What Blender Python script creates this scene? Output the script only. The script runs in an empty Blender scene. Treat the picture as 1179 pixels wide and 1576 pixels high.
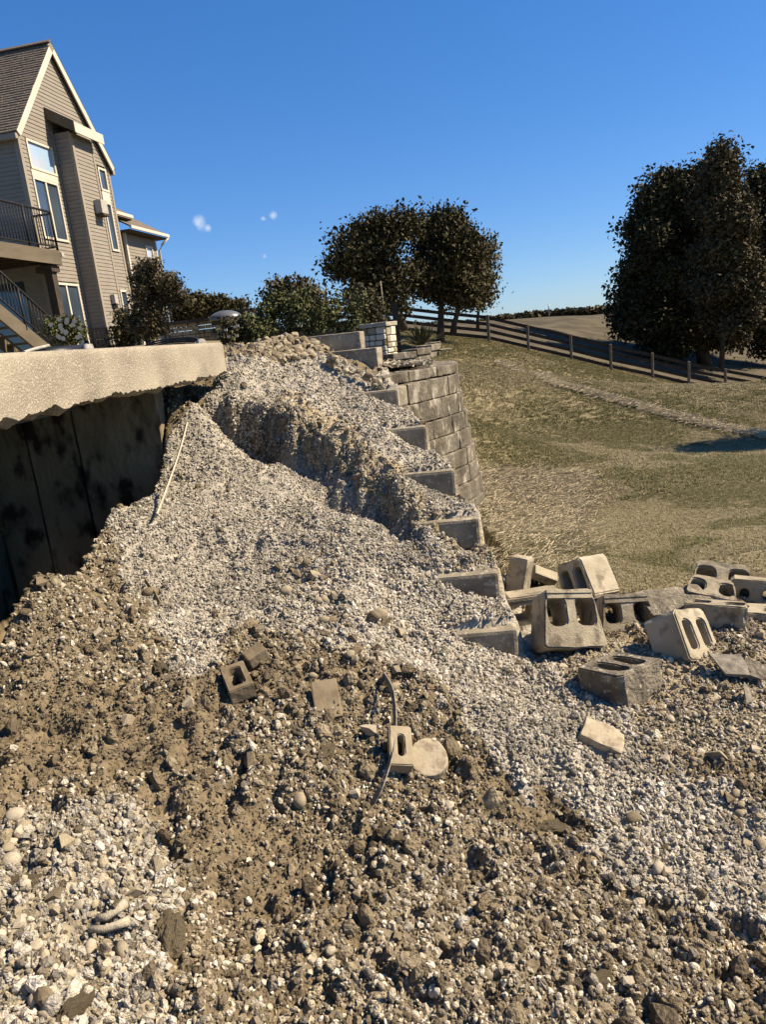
import bpy, bmesh, math, random
import numpy as np
from mathutils import Vector, Matrix
random.seed(7); RNG = np.random.default_rng(7)
R = math.radians
S = bpy.context.scene
COL = S.collection

# ------------------------------------------------------------------ camera, sky, sun, exposure
F_PX, CX, CY, PITCH, ROLL, EYE = 1130.0, 589.5, 788.0, R(13.3), R(6.3), 1.75
cam_d = bpy.data.cameras.new('camera'); cam = bpy.data.objects.new('camera', cam_d); COL.objects.link(cam)
cam_d.sensor_fit = 'VERTICAL'; cam_d.sensor_height = 36; cam_d.sensor_width = 27
cam_d.lens = 36 * F_PX / 1576; cam_d.clip_start = 0.05; cam_d.clip_end = 3000
cam.matrix_world = (Matrix.Translation((0, 0, EYE)) @ Matrix.Rotation(R(90) - PITCH, 4, 'X') @ Matrix.Rotation(-ROLL, 4, 'Z'))
S.camera = cam
SUN_EL, SUN_AZ = R(44), R(88)            # azimuth clockwise from +Y
W = bpy.data.worlds.new('World'); S.world = W; W.use_nodes = True
wn, wl = W.node_tree.nodes, W.node_tree.links
bg = wn['Background']; sky = wn.new('ShaderNodeTexSky'); sky.sky_type = 'NISHITA'; sky.sun_disc = False
sky.sun_elevation = SUN_EL; sky.sun_rotation = SUN_AZ; sky.air_density = 1.0; sky.dust_density = 0.05; sky.ozone_density = 3.0; sky.altitude = 200
hs = wn.new('ShaderNodeHueSaturation'); hs.inputs['Saturation'].default_value = 1.22; hs.inputs['Value'].default_value = 1.0
tn_ = wn.new('ShaderNodeMix'); tn_.data_type = 'RGBA'; tn_.blend_type = 'MULTIPLY'; tn_.inputs[0].default_value = 1; tn_.inputs[7].default_value = (.86, .97, 1.08, 1)
wl.new(sky.outputs[0], tn_.inputs[6]); wl.new(tn_.outputs[2], hs.inputs['Color']); gm = wn.new('ShaderNodeGamma'); gm.inputs[1].default_value = .77; t2_ = wn.new('ShaderNodeMix'); t2_.data_type = 'RGBA'; t2_.blend_type = 'MULTIPLY'; t2_.inputs[0].default_value = 1; t2_.inputs[7].default_value = (1.117, 1.33, 1.76, 1)
wl.new(hs.outputs[0], gm.inputs[0]); wl.new(gm.outputs[0], t2_.inputs[6]); SKYOUT = t2_.outputs[2]; wl.new(SKYOUT, bg.inputs['Color']); bg.inputs['Strength'].default_value = 0.057
sd = bpy.data.lights.new('sun', 'SUN'); sd.energy = 5.0; sd.angle = R(0.5); sd.color = (1.0, 0.87, 0.68)
sun = bpy.data.objects.new('sun', sd); COL.objects.link(sun)
SUNV = Vector((math.sin(SUN_AZ) * math.cos(SUN_EL), math.cos(SUN_AZ) * math.cos(SUN_EL), math.sin(SUN_EL)))
sun.rotation_euler = SUNV.to_track_quat('Z', 'Y').to_euler()
S.view_settings.view_transform = 'Standard'; S.view_settings.look = 'None'
S.view_settings.exposure = 0.98; S.view_settings.gamma = 1.0; S.view_settings.use_curve_mapping = False
S.cycles.max_bounces = 5; S.cycles.diffuse_bounces = 1; S.cycles.glossy_bounces = 2; S.cycles.transparent_max_bounces = 6

# ------------------------------------------------------------------ survey helpers (bearing + distance -> place)
cp, sp, cr, sr = math.cos(PITCH), math.sin(PITCH), math.cos(ROLL), math.sin(ROLL)
def ray(px, py):
    u, v = px - CX, CY - py
    x, y = u * cr + v * sr, -u * sr + v * cr
    return np.array([x, F_PX * cp + y * sp, -F_PX * sp + y * cp])
def at(px, py, Y):
    d = ray(px, py); d = d / d[1] * Y
    return Vector((d[0], Y, d[2] + EYE))
def atz(px, py, Z):
    d = ray(px, py); t = (Z - EYE) / d[2]
    return Vector((d[0] * t, d[1] * t, Z))
def proj(x, y, z):
    z = z - EYE
    f = y * cp - z * sp; h = y * sp + z * cp
    f = np.where(f < .05, .05, f)
    X = x / f * F_PX; H = h / f * F_PX
    return CX + X * cr - H * sr, CY - (X * sr + H * cr)

# ------------------------------------------------------------------ numpy noise
_perm = RNG.integers(0, 1 << 30, 4096)
def _h(ix, iy, s):
    n = (ix * 73856093) ^ (iy * 19349663) ^ (s * 83492791)
    return _perm[n & 4095] / float(1 << 30)
def vnoise(x, y, s=0):
    ix, iy = np.floor(x).astype(np.int64), np.floor(y).astype(np.int64)
    fx, fy = x - ix, y - iy
    fx = fx * fx * (3 - 2 * fx); fy = fy * fy * (3 - 2 * fy)
    a, b, c, d = _h(ix, iy, s), _h(ix + 1, iy, s), _h(ix, iy + 1, s), _h(ix + 1, iy + 1, s)
    return (a * (1 - fx) + b * fx) * (1 - fy) + (c * (1 - fx) + d * fx) * fy
def fbm(x, y, o=4, s=0):
    t, a, n = 0, .5, 0
    for k in range(o):
        t = t + a * vnoise(x * 2 ** k + 13.7 * k, y * 2 ** k - 7.1 * k, s + k); n += a; a *= .5
    return t / n
def sstep(a, b, x):
    t = np.clip((x - a) / (b - a), 0, 1); return t * t * (3 - 2 * t)
def in_poly(px, py, poly):
    r = np.zeros(np.shape(px), bool); n = len(poly)
    for i in range(n):
        x0, y0 = poly[i]; x1, y1 = poly[(i + 1) % n]
        if y0 == y1: continue
        c = ((y0 > py) != (y1 > py)) & (px < (x1 - x0) * (py - y0) / (y1 - y0) + x0)
        r ^= c
    return r

# ------------------------------------------------------------------ materials
def mat(name, build=None, color=(.5, .5, .5), rough=.9, **k):
    m = bpy.data.materials.new(name); m.use_nodes = True
    b = m.node_tree.nodes['Principled BSDF']
    b.inputs['Base Color'].default_value = (*color, 1); b.inputs['Roughness'].default_value = rough
    b.inputs['Specular IOR Level'].default_value = k.get('spec', .2); b.inputs['Metallic'].default_value = k.get('metal', 0)
    if build: build(m.node_tree, b)
    return m
def N(t, typ, **k):
    n = t.nodes.new(typ)
    for a, v in k.items():
        if a.startswith('i_'): n.inputs[a[2:].replace('_', ' ')].default_value = v
        else: setattr(n, a, v)
    return n
def noisy(c0, c1, scale=8, detail=6, lo=.3, hi=.7, bump=.3, bscale=None, bdist=.01, c2=None, scale2=None, lo2=.5, hi2=.65, gen=False, stretch=None):
    def f(t, b):
        L = t.links
        tc = N(t, 'ShaderNodeTexCoord'); co = tc.outputs['Object']
        if stretch:
            mp = N(t, 'ShaderNodeMapping'); mp.inputs['Scale'].default_value = stretch; L.new(co, mp.inputs[0]); co = mp.outputs[0]
        n = N(t, 'ShaderNodeTexNoise', i_Scale=scale, i_Detail=detail); L.new(co, n.inputs['Vector'])
        r = N(t, 'ShaderNodeMapRange'); r.inputs[1].default_value = lo; r.inputs[2].default_value = hi; L.new(n.outputs['Fac'], r.inputs[0])
        mx = N(t, 'ShaderNodeMix', data_type='RGBA'); mx.inputs[6].default_value = (*c0, 1); mx.inputs[7].default_value = (*c1, 1); L.new(r.outputs[0], mx.inputs[0])
        out = mx.outputs[2]
        if c2:
            n2 = N(t, 'ShaderNodeTexNoise', i_Scale=scale2 or scale * 6, i_Detail=3); L.new(co, n2.inputs['Vector'])
            r2 = N(t, 'ShaderNodeMapRange'); r2.inputs[1].default_value = lo2; r2.inputs[2].default_value = hi2; L.new(n2.outputs['Fac'], r2.inputs[0])
            m2 = N(t, 'ShaderNodeMix', data_type='RGBA'); m2.inputs[7].default_value = (*c2, 1); L.new(out, m2.inputs[6]); L.new(r2.outputs[0], m2.inputs[0]); out = m2.outputs[2]
        L.new(out, b.inputs['Base Color'])
        if bump:
            n3 = N(t, 'ShaderNodeTexNoise', i_Scale=bscale or scale * 5, i_Detail=5); L.new(co, n3.inputs['Vector'])
            bp = N(t, 'ShaderNodeBump', i_Strength=bump, i_Distance=bdist); L.new(n3.outputs['Fac'], bp.inputs['Height']); L.new(bp.outputs[0], b.inputs['Normal'])
    return f
def attr_build(name, atype, bump, bscale, bdist, var=.35, vscale=40):
    def f(t, b):
        L = t.links
        a = N(t, 'ShaderNodeAttribute', attribute_name=name, attribute_type=atype)
        tc = N(t, 'ShaderNodeTexCoord')
        n = N(t, 'ShaderNodeTexNoise', i_Scale=vscale, i_Detail=5); L.new(tc.outputs['Object'], n.inputs['Vector'])
        r = N(t, 'ShaderNodeMapRange'); r.inputs[1].default_value = .3; r.inputs[2].default_value = .7; r.inputs[3].default_value = 1 - var; r.inputs[4].default_value = 1 + var
        L.new(n.outputs['Fac'], r.inputs[0])
        v = N(t, 'ShaderNodeVectorMath', operation='SCALE'); L.new(a.outputs['Color'], v.inputs[0]); L.new(r.outputs[0], v.inputs['Scale'])
        L.new(v.outputs[0], b.inputs['Base Color'])
        n3 = N(t, 'ShaderNodeTexNoise', i_Scale=bscale, i_Detail=6); L.new(tc.outputs['Object'], n3.inputs['Vector'])
        bp = N(t, 'ShaderNodeBump', i_Strength=bump, i_Distance=bdist); L.new(n3.outputs['Fac'], bp.inputs['Height']); L.new(bp.outputs[0], b.inputs['Normal'])
    return f
M = {}
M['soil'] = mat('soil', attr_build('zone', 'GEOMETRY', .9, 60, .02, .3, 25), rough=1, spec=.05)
M['stone'] = mat('stone', attr_build('tint', 'INSTANCER', .5, 3, .15, .2, 2.0), rough=.95, spec=.15)
M['cobble'] = mat('cobble', noisy((.25, .20, .125), (.39, .32, .215), 9, 5, bump=.5, bscale=30, bdist=.01), rough=.95, spec=.1)
M['cobble_brown'] = mat('cobble_brown', noisy((.14, .105, .065), (.24, .19, .12), 9, 5, bump=.5, bscale=30, bdist=.01), rough=.95, spec=.1)
M['cobble_pale'] = mat('cobble_pale', noisy((.37, .30, .20), (.52, .44, .33), 9, 5, bump=.5, bscale=30, bdist=.01), rough=.95, spec=.1)
M['slab'] = mat('slab', noisy((.215, .18, .13), (.33, .28, .20), 2.2, 9, lo=.35, hi=.62, c2=(.46, .40, .30), scale2=120, lo2=.52, hi2=.66, bump=.7, bscale=90, bdist=.012), rough=.95, spec=.15)
M['slab_top'] = mat('slab_top', noisy((.17, .145, .11), (.23, .20, .155), 6, 5, bump=.2, bscale=60, bdist=.01))
M['old_wall'] = mat('old_wall', noisy((.16, .12, .07), (.36, .285, .175), 2.4, 8, c2=(.04, .03, .02), scale2=7, bump=.6, bscale=14, bdist=.04, stretch=(1, 1, .6)))
M['block'] = mat('block', noisy((.25, .205, .135), (.38, .32, .22), 5, 9, lo=.35, hi=.62, c2=(.15, .12, .08), scale2=14, lo2=.50, hi2=.68, bump=.5, bscale=90, bdist=.008))
M['block_dark'] = mat('block_dark', noisy((.10, .085, .06), (.24, .20, .14), 9, 8, c2=(.40, .36, .28), scale2=30, lo2=.58, hi2=.7, bump=.8, bscale=50, bdist=.02))
M['block_pale'] = mat('block_pale', noisy((.31, .26, .17), (.44, .375, .265), 5, 9, lo=.35, hi=.62, c2=(.19, .155, .105), scale2=12, lo2=.52, hi2=.7, bump=.6, bscale=80, bdist=.006))
M['wall_face'] = mat('wall_face', noisy((.09, .074, .05), (.215, .18, .13), 3.5, 9, lo=.35, hi=.65, c2=(.40, .35, .26), scale2=9, lo2=.55, hi2=.72, bump=.9, bscale=45, bdist=.02, stretch=(1, 1, .5)))
M['fin'] = mat('fin', noisy((.16, .13, .09), (.28, .235, .165), 5, 9, lo=.35, hi=.62, c2=(.40, .35, .26), scale2=26, lo2=.56, hi2=.7, bump=.6, bscale=90, bdist=.006))
M['pillar_stone'] = mat('pillar_stone', noisy((.50, .42, .29), (.68, .61, .48), 5, 5, bump=.5, bscale=50, bdist=.01))
M['pillar_cap'] = mat('pillar_cap', noisy((.26, .23, .17), (.42, .37, .28), 8, 5, bump=.5, bscale=50, bdist=.01))
M['mortar'] = mat('mortar', noisy((.12, .10, .07), (.2, .17, .12), 20, 4))
M['siding'] = mat('siding', noisy((.215, .182, .14), (.255, .22, .17), 3, 4, bump=.1, bscale=60, bdist=.003, stretch=(1, 1, 5)), rough=.7)
M['trim'] = mat('trim', noisy((.50, .44, .34), (.57, .51, .40), 3, 3, bump=0), rough=.6)
M['trim_tan'] = mat('trim_tan', noisy((.25, .21, .155), (.29, .245, .185), 3, 3, bump=0), rough=.7)
M['glass'] = mat('glass', noisy((.03, .045, .06), (.06, .08, .1), .8, 2, bump=0), rough=.06, spec=1.0)
M['glass'].node_tree.nodes['Principled BSDF'].inputs['Metallic'].default_value = .08
M['glass_pale'] = mat('glass_pale', noisy((.45, .42, .40), (.30, .42, .55), 1.2, 2, bump=0), rough=.1, spec=1.0)
M['curtain'] = mat('curtain', noisy((.15, .11, .08), (.30, .24, .18), 6, 3, bump=0, stretch=(1, 1, .1)))
M['shingle'] = mat('shingle', noisy((.10, .078, .056), (.18, .143, .105), 14, 5, bump=.4, bscale=80, bdist=.01))
M['deck'] = mat('deck', noisy((.10, .08, .052), (.14, .112, .074), 5, 4, bump=.2, bscale=40, stretch=(1, .15, 1)))
M['iron'] = mat('iron', color=(.02, .018, .015), rough=.5)
M['dark_wood'] = mat('dark_wood', noisy((.035, .027, .018), (.075, .058, .04), 8, 5, bump=.3, bscale=40))
M['post_wood'] = mat('post_wood', noisy((.09, .072, .054), (.18, .15, .115), 12, 5, bump=.4, bscale=40, stretch=(1, 1, .2)))
M['rail_wood'] = mat('rail_wood', noisy((.022, .017, .012), (.05, .039, .028), 6, 5, bump=.3, bscale=40))
M['black_plastic'] = mat('black_plastic', color=(.012, .012, .012), rough=.45, spec=.4)
M['white_plastic'] = mat('white_plastic', noisy((.28, .255, .21), (.42, .39, .33), 20, 3, bump=.1))
M['lath'] = mat('lath', noisy((.30, .25, .17), (.48, .42, .31), 30, 4, bump=.4, bscale=80, stretch=(4, 4, .4)))
M['disc'] = mat('disc', noisy((.33, .27, .175), (.42, .35, .24), 12, 6, c2=(.26, .20, .13), scale2=30, bump=.4, bscale=90, bdist=.005))
M['weathered'] = mat('weathered', noisy((.12, .10, .075), (.28, .24, .18), 25, 5, bump=.4, bscale=70))
M['bark'] = mat('bark', noisy((.035, .027, .02), (.08, .062, .045), 6, 5, bump=.6, bscale=12, bdist=.05, stretch=(1, 1, .3)))
M['metal_grey'] = mat('metal_grey', noisy((.10, .10, .10), (.16, .16, .16), 4, 3, bump=0), rough=.35, metal=.3)
def leafmat(name, a, b, sc=1.6, rough=.75):
    def f(t, bs):
        L = t.links; tc = N(t, 'ShaderNodeTexCoord'); g = N(t, 'ShaderNodeAttribute', attribute_name='tone')
        n = N(t, 'ShaderNodeTexNoise', i_Scale=sc, i_Detail=3); L.new(tc.outputs['Object'], n.inputs['Vector'])
        ad = N(t, 'ShaderNodeMath', operation='ADD'); L.new(n.outputs['Fac'], ad.inputs[0]); L.new(g.outputs['Fac'], ad.inputs[1])
        r = N(t, 'ShaderNodeMapRange'); r.inputs[1].default_value = .5; r.inputs[2].default_value = 1.35; L.new(ad.outputs[0], r.inputs[0])
        mx = N(t, 'ShaderNodeMix', data_type='RGBA'); mx.inputs[6].default_value = (*a, 1); mx.inputs[7].default_value = (*b, 1)
        L.new(r.outputs[0], mx.inputs[0]); L.new(mx.outputs[2], bs.inputs['Base Color'])
    return mat(name, f, rough=rough, spec=.15)
M['leaf_dark'] = leafmat('leaf_dark', (.030, .027, .010), (.10, .080, .031))
M['leaf_mid'] = leafmat('leaf_mid', (.04, .032, .014), (.13, .10, .045))
M['leaf_maple'] = leafmat('leaf_maple', (.045, .036, .017), (.14, .11, .055), 4)
M['leaf_green'] = leafmat('leaf_green', (.045, .05, .018), (.17, .16, .06), 5)
M['leaf_bush'] = leafmat('leaf_bush', (.05, .04, .02), (.14, .12, .055), 4)
M['leaf_pale'] = leafmat('leaf_pale', (.07, .065, .03), (.19, .17, .08), 2)
M['yucca'] = leafmat('yucca', (.07, .07, .03), (.30, .27, .14), 6)
M['petal'] = mat('petal', color=(.52, .44, .31), rough=.7)
M['mulch'] = mat('mulch', noisy((.05, .038, .026), (.14, .11, .075), 25, 5, bump=.8, bscale=60, bdist=.03))
M['cloth'] = mat('cloth', color=(.015, .015, .014), rough=.8)

# ------------------------------------------------------------------ object helpers
def tag(o, label=None, cat=None, group=None, kind=None):
    if label: o['label'] = label
    if cat: o['category'] = cat
    if group: o['group'] = group
    if kind: o['kind'] = kind
    return o
def empty(name, loc=(0, 0, 0), label=None, cat=None, group=None):
    o = bpy.data.objects.new(name, None); o.location = loc; o.empty_display_size = .1; COL.objects.link(o)
    return tag(o, label, cat, group)
def link(name, me, parent=None, loc=None):
    o = bpy.data.objects.new(name, me); COL.objects.link(o)
    if parent is not None:
        o.parent = parent
        if loc is None: o.location = -Vector(parent.location) if parent.type == 'EMPTY' else (0, 0, 0)   # geometry given in world terms
        else: o.location = loc
    elif loc is not None: o.location = loc
    return o
class MB:
    def __init__(s): s.v = []; s.f = []; s.sm = []
    def add(s, vs, fs, smooth=False):
        b = len(s.v); s.v += [tuple(v) for v in vs]
        for f in fs: s.f.append(tuple(i + b for i in f)); s.sm.append(smooth)
    def box(s, c, size, rot=None, bevel=0):
        hx, hy, hz = [q / 2 for q in size]
        M3 = rot if rot is not None else Matrix.Identity(3)
        vs = [Vector(c) + M3 @ Vector((x * hx, y * hy, z * hz)) for z in (-1, 1) for y in (-1, 1) for x in (-1, 1)]
        s.add(vs, [(0, 2, 3, 1), (4, 5, 7, 6), (0, 1, 5, 4), (2, 6, 7, 3), (0, 4, 6, 2), (1, 3, 7, 5)])
        return s
    def prism(s, bottom, top, smooth=False):
        n = len(bottom); s.add(list(bottom) + list(top), [tuple(range(n - 1, -1, -1)), tuple(range(n, 2 * n))] + [(i, (i + 1) % n, n + (i + 1) % n, n + i) for i in range(n)], smooth); return s
    def tube(s, pts, rad, n=8, cap=True, smooth=True):
        pts = [Vector(p) for p in pts]; rs = rad if isinstance(rad, (list, tuple)) else [rad] * len(pts)
        vs = []; up = Vector((0, 0, 1))
        for i, p in enumerate(pts):
            d = (pts[min(i + 1, len(pts) - 1)] - pts[max(i - 1, 0)]).normalized()
            a = d.cross(up if abs(d.z) < .9 else Vector((1, 0, 0))).normalized(); b = d.cross(a)
            vs += [p + (a * math.cos(2 * math.pi * k / n) + b * math.sin(2 * math.pi * k / n)) * rs[i] for k in range(n)]
        fs = [(i * n + k, i * n + (k + 1) % n, (i + 1) * n + (k + 1) % n, (i + 1) * n + k) for i in range(len(pts) - 1) for k in range(n)]
        s.add(vs, fs, smooth)
        if cap:
            b = len(s.v) - len(vs); s.f.append(tuple(range(b + n - 1, b - 1, -1))); s.sm.append(False); e = len(s.v) - n; s.f.append(tuple(range(e, e + n))); s.sm.append(False)
        return s
    def mesh(s, name, m):
        me = bpy.data.meshes.new(name); me.from_pydata(s.v, [], s.f)
        if any(s.sm): me.polygons.foreach_set('use_smooth', s.sm)
        me.materials.append(m); me.update(); return me
    def build(s, name, m, parent=None, loc=None): return link(name, s.mesh(name, m), parent, loc)
def bevel_mesh(me, w, seg=2):
    bm = bmesh.new(); bm.from_mesh(me); bmesh.ops.recalc_face_normals(bm, faces=bm.faces)
    es = [e for e in bm.edges if e.is_manifold and e.calc_face_angle(0) > .5]
    bmesh.ops.bevel(bm, geom=es, offset=w, segments=seg, affect='EDGES', profile=.6)
    bm.to_mesh(me); bm.free(); return me
def roughen(me, cuts, amp, seed=0, sc=18, keep=None):
    """chipped, uneven concrete: subdivide and push vertices by noise"""
    bm = bmesh.new(); bm.from_mesh(me)
    for _ in range(cuts):
        L = [e for e in bm.edges if e.calc_length() > .05]
        if L: bmesh.ops.subdivide_edges(bm, edges=L, cuts=1, use_grid_fill=True)
    bm.normal_update()
    from mathutils import noise as mn
    for v in bm.verts:
        n = mn.noise(v.co * sc + Vector((seed, seed * 2, 0))) + .5 * mn.noise(v.co * sc * 2.7 + Vector((seed, 0, 5)))
        v.co += v.normal * n * amp
    bmesh.ops.triangulate(bm, faces=[f for f in bm.faces if len(f.verts) > 4])
    bm.to_mesh(me); bm.free(); return me
def soup(name, V, Fq, m, parent=None, tone=None):
    """V (n,3) array, quads/tris index array (k,4) or (k,3)"""
    me = bpy.data.meshes.new(name); V = np.asarray(V, np.float32); Fq = np.asarray(Fq, np.int32); k = Fq.shape[1]
    me.vertices.add(len(V)); me.vertices.foreach_set('co', V.ravel())
    me.loops.add(Fq.size); me.loops.foreach_set('vertex_index', Fq.ravel())
    me.polygons.add(len(Fq)); me.polygons.foreach_set('loop_start', np.arange(0, Fq.size, k, dtype=np.int32))
    me.update(calc_edges=True); me.materials.append(m)
    if tone is not None:
        a = me.attributes.new('tone', 'FLOAT', 'POINT'); a.data.foreach_set('value', np.asarray(tone, np.float32))
    return link(name, me, parent)

# ------------------------------------------------------------------ rock templates
def rock_mesh(name, seed, kind):
    r = np.random.default_rng(seed); bm = bmesh.new()
    if kind == 'sharp':
        n = int(r.integers(11, 16)); P = r.normal(size=(n, 3)); P /= np.linalg.norm(P, axis=1)[:, None]
        P *= r.uniform(.8, 1.1, (n, 1)); P *= [1, r.uniform(.65, .95), r.uniform(.5, .8)]
        for p in P: bm.verts.new(p)
        res = bmesh.ops.convex_hull(bm, input=bm.verts)
        bmesh.ops.delete(bm, geom=[g for g in res['geom_interior'] if isinstance(g, bmesh.types.BMVert)], context='VERTS')
    else:
        bmesh.ops.create_icosphere(bm, subdivisions=2, radius=1)
        from mathutils import noise as mn
        o = Vector(r.uniform(0, 50, 3)); sc = 1.1 if kind == 'round' else 2.3; am = .28 if kind == 'round' else .42
        q = [1, r.uniform(.65, .9), r.uniform(.45, .75)]
        for v in bm.verts:
            k = 1 + am * mn.noise(v.co * sc + o)
            if kind == 'clod': k += .16 * mn.noise(v.co * 6 + o)
            v.co = Vector((v.co.x * q[0] * k, v.co.y * q[1] * k, v.co.z * q[2] * k))
        for _ in range(3 if kind == 'round' else 0):       # a few flats
            nrm = Vector(r.normal(size=3)).normalized(); dd = r.uniform(.5, .72)
            for v in bm.verts:
                e = v.co.dot(nrm) - dd
                if e > 0: v.co -= nrm * e * .85
    bmesh.ops.recalc_face_normals(bm, faces=bm.faces)
    for f in bm.faces: f.smooth = (kind == 'round')
    me = bpy.data.meshes.new(name); bm.to_mesh(me); bm.free(); return me

# ------------------------------------------------------------------ rubble terrain
def tps_fit(P, Z, lam=1e-3):
    P = np.array(P); n = len(P); d = np.linalg.norm(P[:, None] - P[None], axis=2)
    K = np.where(d > 0, d * d * np.log(d + 1e-9), 0) + lam * np.eye(n)
    A = np.zeros((n + 3, n + 3)); A[:n, :n] = K; A[:n, n] = 1; A[:n, n + 1:] = P; A[n, :n] = 1; A[n + 1:, :n] = P.T
    w = np.linalg.solve(A, np.concatenate([Z, [0, 0, 0]])); return P, w
def tps_eval(fit, x, y):
    P, w = fit; x = np.asarray(x, float); out = w[len(P)] + w[len(P) + 1] * x + w[len(P) + 2] * y
    for (a, b), k in zip(P, w):
        d2 = (x - a) ** 2 + (y - b) ** 2; out = out + k * .5 * d2 * np.log(d2 + 1e-12)
    return out
# lip of the broken scarp, walked from the slab end down to the last wall course
LIP = [at(315, 612, 6.75), at(360, 606, 6.7), at(430, 622, 6.35), at(480, 655, 6.0), at(540, 715, 5.5), at(610, 775, 4.95), at(690, 835, 4.4), at(755, 868, 4.05)]
LIPH = [.14, .54, .52, .27, .24, .25, .20, .08]
def lip_field(x, y):
    best = np.full(np.shape(x), 1e9); h = np.zeros(np.shape(x)); sg = np.zeros(np.shape(x))
    for i in range(len(LIP) - 1):
        a, b = LIP[i], LIP[i + 1]; dx, dy = b.x - a.x, b.y - a.y; l2 = dx * dx + dy * dy
        t = ((x - a.x) * dx + (y - a.y) * dy) / l2; tc = np.clip(t, 0, 1)
        d = np.hypot(x - a.x - tc * dx, y - a.y - tc * dy)
        s = np.sign(dx * (y - a.y) - dy * (x - a.x)); m = d < best
        fade = np.where((i == 0) & (t < 0), np.clip(1 + t * 1.0, 0, 1), np.where((i == len(LIP) - 2) & (t > 1), np.clip(1 - (t - 1) * 1.5, 0, 1), 1))
        best = np.where(m, d, best); sg = np.where(m, s, sg); h = np.where(m, (LIPH[i] * (1 - tc) + LIPH[i + 1] * tc) * fade, h)
    return best * sg, h           # + = uphill (far) side
def lip_add(x, y):
    d, h = lip_field(x, y)
    d = d + (fbm(x * 4, y * 4, 3, 40) - .5) * .26 + (fbm(x * 12, y * 12, 2, 41) - .5) * .07
    s = sstep(-.24, .03, d) * np.where(d > 0, 1 - sstep(.15, 1.1, d) * .75, 1)
    low = -.34 * np.exp(-((d + .22) / .17) ** 2)          # trough dug below the lip
    return h * (s + low)
CP = [(345, 575, 7.0), (355, 556, 7.3), (440, 540, 7.9), (500, 548, 8.1), (545, 575, 7.7), (590, 600, 7.3), (400, 585, 7.1), (470, 600, 6.9), (540, 640, 6.5),
      (430, 622, 6.35), (540, 715, 5.5), (610, 775, 4.95), (690, 835, 4.4), (360, 606, 6.7),
      (600, 655, 6.15), (655, 698, 5.95), (612, 648, 6.9), (655, 725, 5.15), (700, 772, 5.02), (690, 797, 4.48), (738, 850, 4.38), (668, 880, 3.99), (770, 938, 3.86), (715, 968, 3.62), (797, 1025, 3.5),
      (300, 690, 6.0), (430, 730, 5.5), (560, 800, 4.7), (690, 885, 3.93), (250, 740, 5.6), (400, 770, 5.1), (300, 850, 4.35), (450, 870, 4.15), (600, 900, 3.85),
      (600, 1000, 3.2), (700, 1050, 2.98), (450, 1000, 3.2), (350, 1060, 2.82), (250, 1000, 3.12), (150, 900, 3.85), (60, 890, 3.75), (0, 900, 3.42), (180, 790, 4.6), (300, 630, 6.2), (110, 850, 4.1),
      (0, 1080, 2.7), (120, 1080, 2.72), (0, 1250, 2.08), (300, 1250, 2.16), (0, 1576, 1.38), (300, 1576, 1.40), (590, 1576, 1.42), (900, 1576, 1.45), (1179, 1576, 1.5),
      (590, 1250, 2.25), (800, 1250, 2.3), (1000, 1300, 2.2), (1179, 1300, 2.18), (870, 1100, 2.86), (800, 1080, 3.1)]
PP, ZZ = [], []
for a, b, Y in CP:
    q = at(a, b, Y); PP.append((q.x, q.y)); ZZ.append(q.z)
for a, b, z in [(860, 1005, .02), (960, 1095, 0), (1100, 1040, .02), (1179, 1000, .02), (1179, 1100, -.01), (1050, 950, .0), (900, 940, .0), (1179, 940, 0), (1179, 1200, -.03), (1050, 1180, .0)]:
    q = atz(a, b, z); PP.append((q.x, q.y)); ZZ.append(z)
for x, y, z in [(-1.3, .2, .42), (1.2, .2, -.05), (0, .2, .15), (2.6, 1.5, -.05), (3, 3, 0), (3, 4.5, -.02), (-.9, 9, 1.78), (.0, 9, 1.5), (-2.6, 8.5, 1.8), (-2.3, 5, .45), (-2.3, 3.5, .05), (-2.5, 1.5, .35), (-2.4, 6, .8), (1.3, 4.6, -.02)]:
    PP.append((x, y)); ZZ.append(z)
PPa = np.array(PP); ZZ = np.array(ZZ) - lip_add(PPa[:, 0], PPa[:, 1])
FIT = tps_fit(PPa, ZZ, 2e-3)
# zones of the ground, as polygons in survey bearings, soft-edged
ZW = [(330, 560), (500, 530), (640, 600), (800, 960), (930, 1080), (1179, 1260), (1179, 1400), (1010, 1340), (900, 1280), (800, 1190), (700, 1080), (600, 1030), (520, 1010), (400, 1000), (320, 1040), (250, 990), (190, 880), (175, 800), (290, 640)]
ZB = [(-400, 1240), (110, 1220), (250, 1280), (320, 1400), (230, 1500), (240, 1900), (-600, 1900)]
ZR = [(790, 990), (1600, 950), (1600, 1230), (1179, 1190), (1000, 1140), (900, 1080)]
ZT = [(425, 612), (500, 628), (560, 672), (640, 745), (720, 820), (785, 868), (790, 885), (700, 868), (610, 800), (540, 745), (440, 700)]
ZC = [(560, 1340), (800, 1300), (960, 1420), (900, 1800), (500, 1800)]
def zones(x, y, z):
    px, py = proj(x, y, z)
    sc = 90 / np.clip(y, 1, 9)
    px = px + (fbm(x * 3, y * 3, 4, 5) - .5) * sc * 5; py = py + (fbm(x * 3 + 9, y * 3, 4, 6) - .5) * sc * 5
    q = {k: in_poly(px, py, p) for k, p in dict(W=ZW, B=ZB, R=ZR, T=ZT, C=ZC).items()}; q['W'] &= ~q['T']; return q
WCT = [1.25, 1.03, .80, .60, .40, .20]
WPK = [atz(612, 598, 1.25), atz(656, 655, 1.03), atz(700, 722, .80), atz(738, 797, .60), atz(768, 880, .40), atz(797, 968, .20)]
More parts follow.
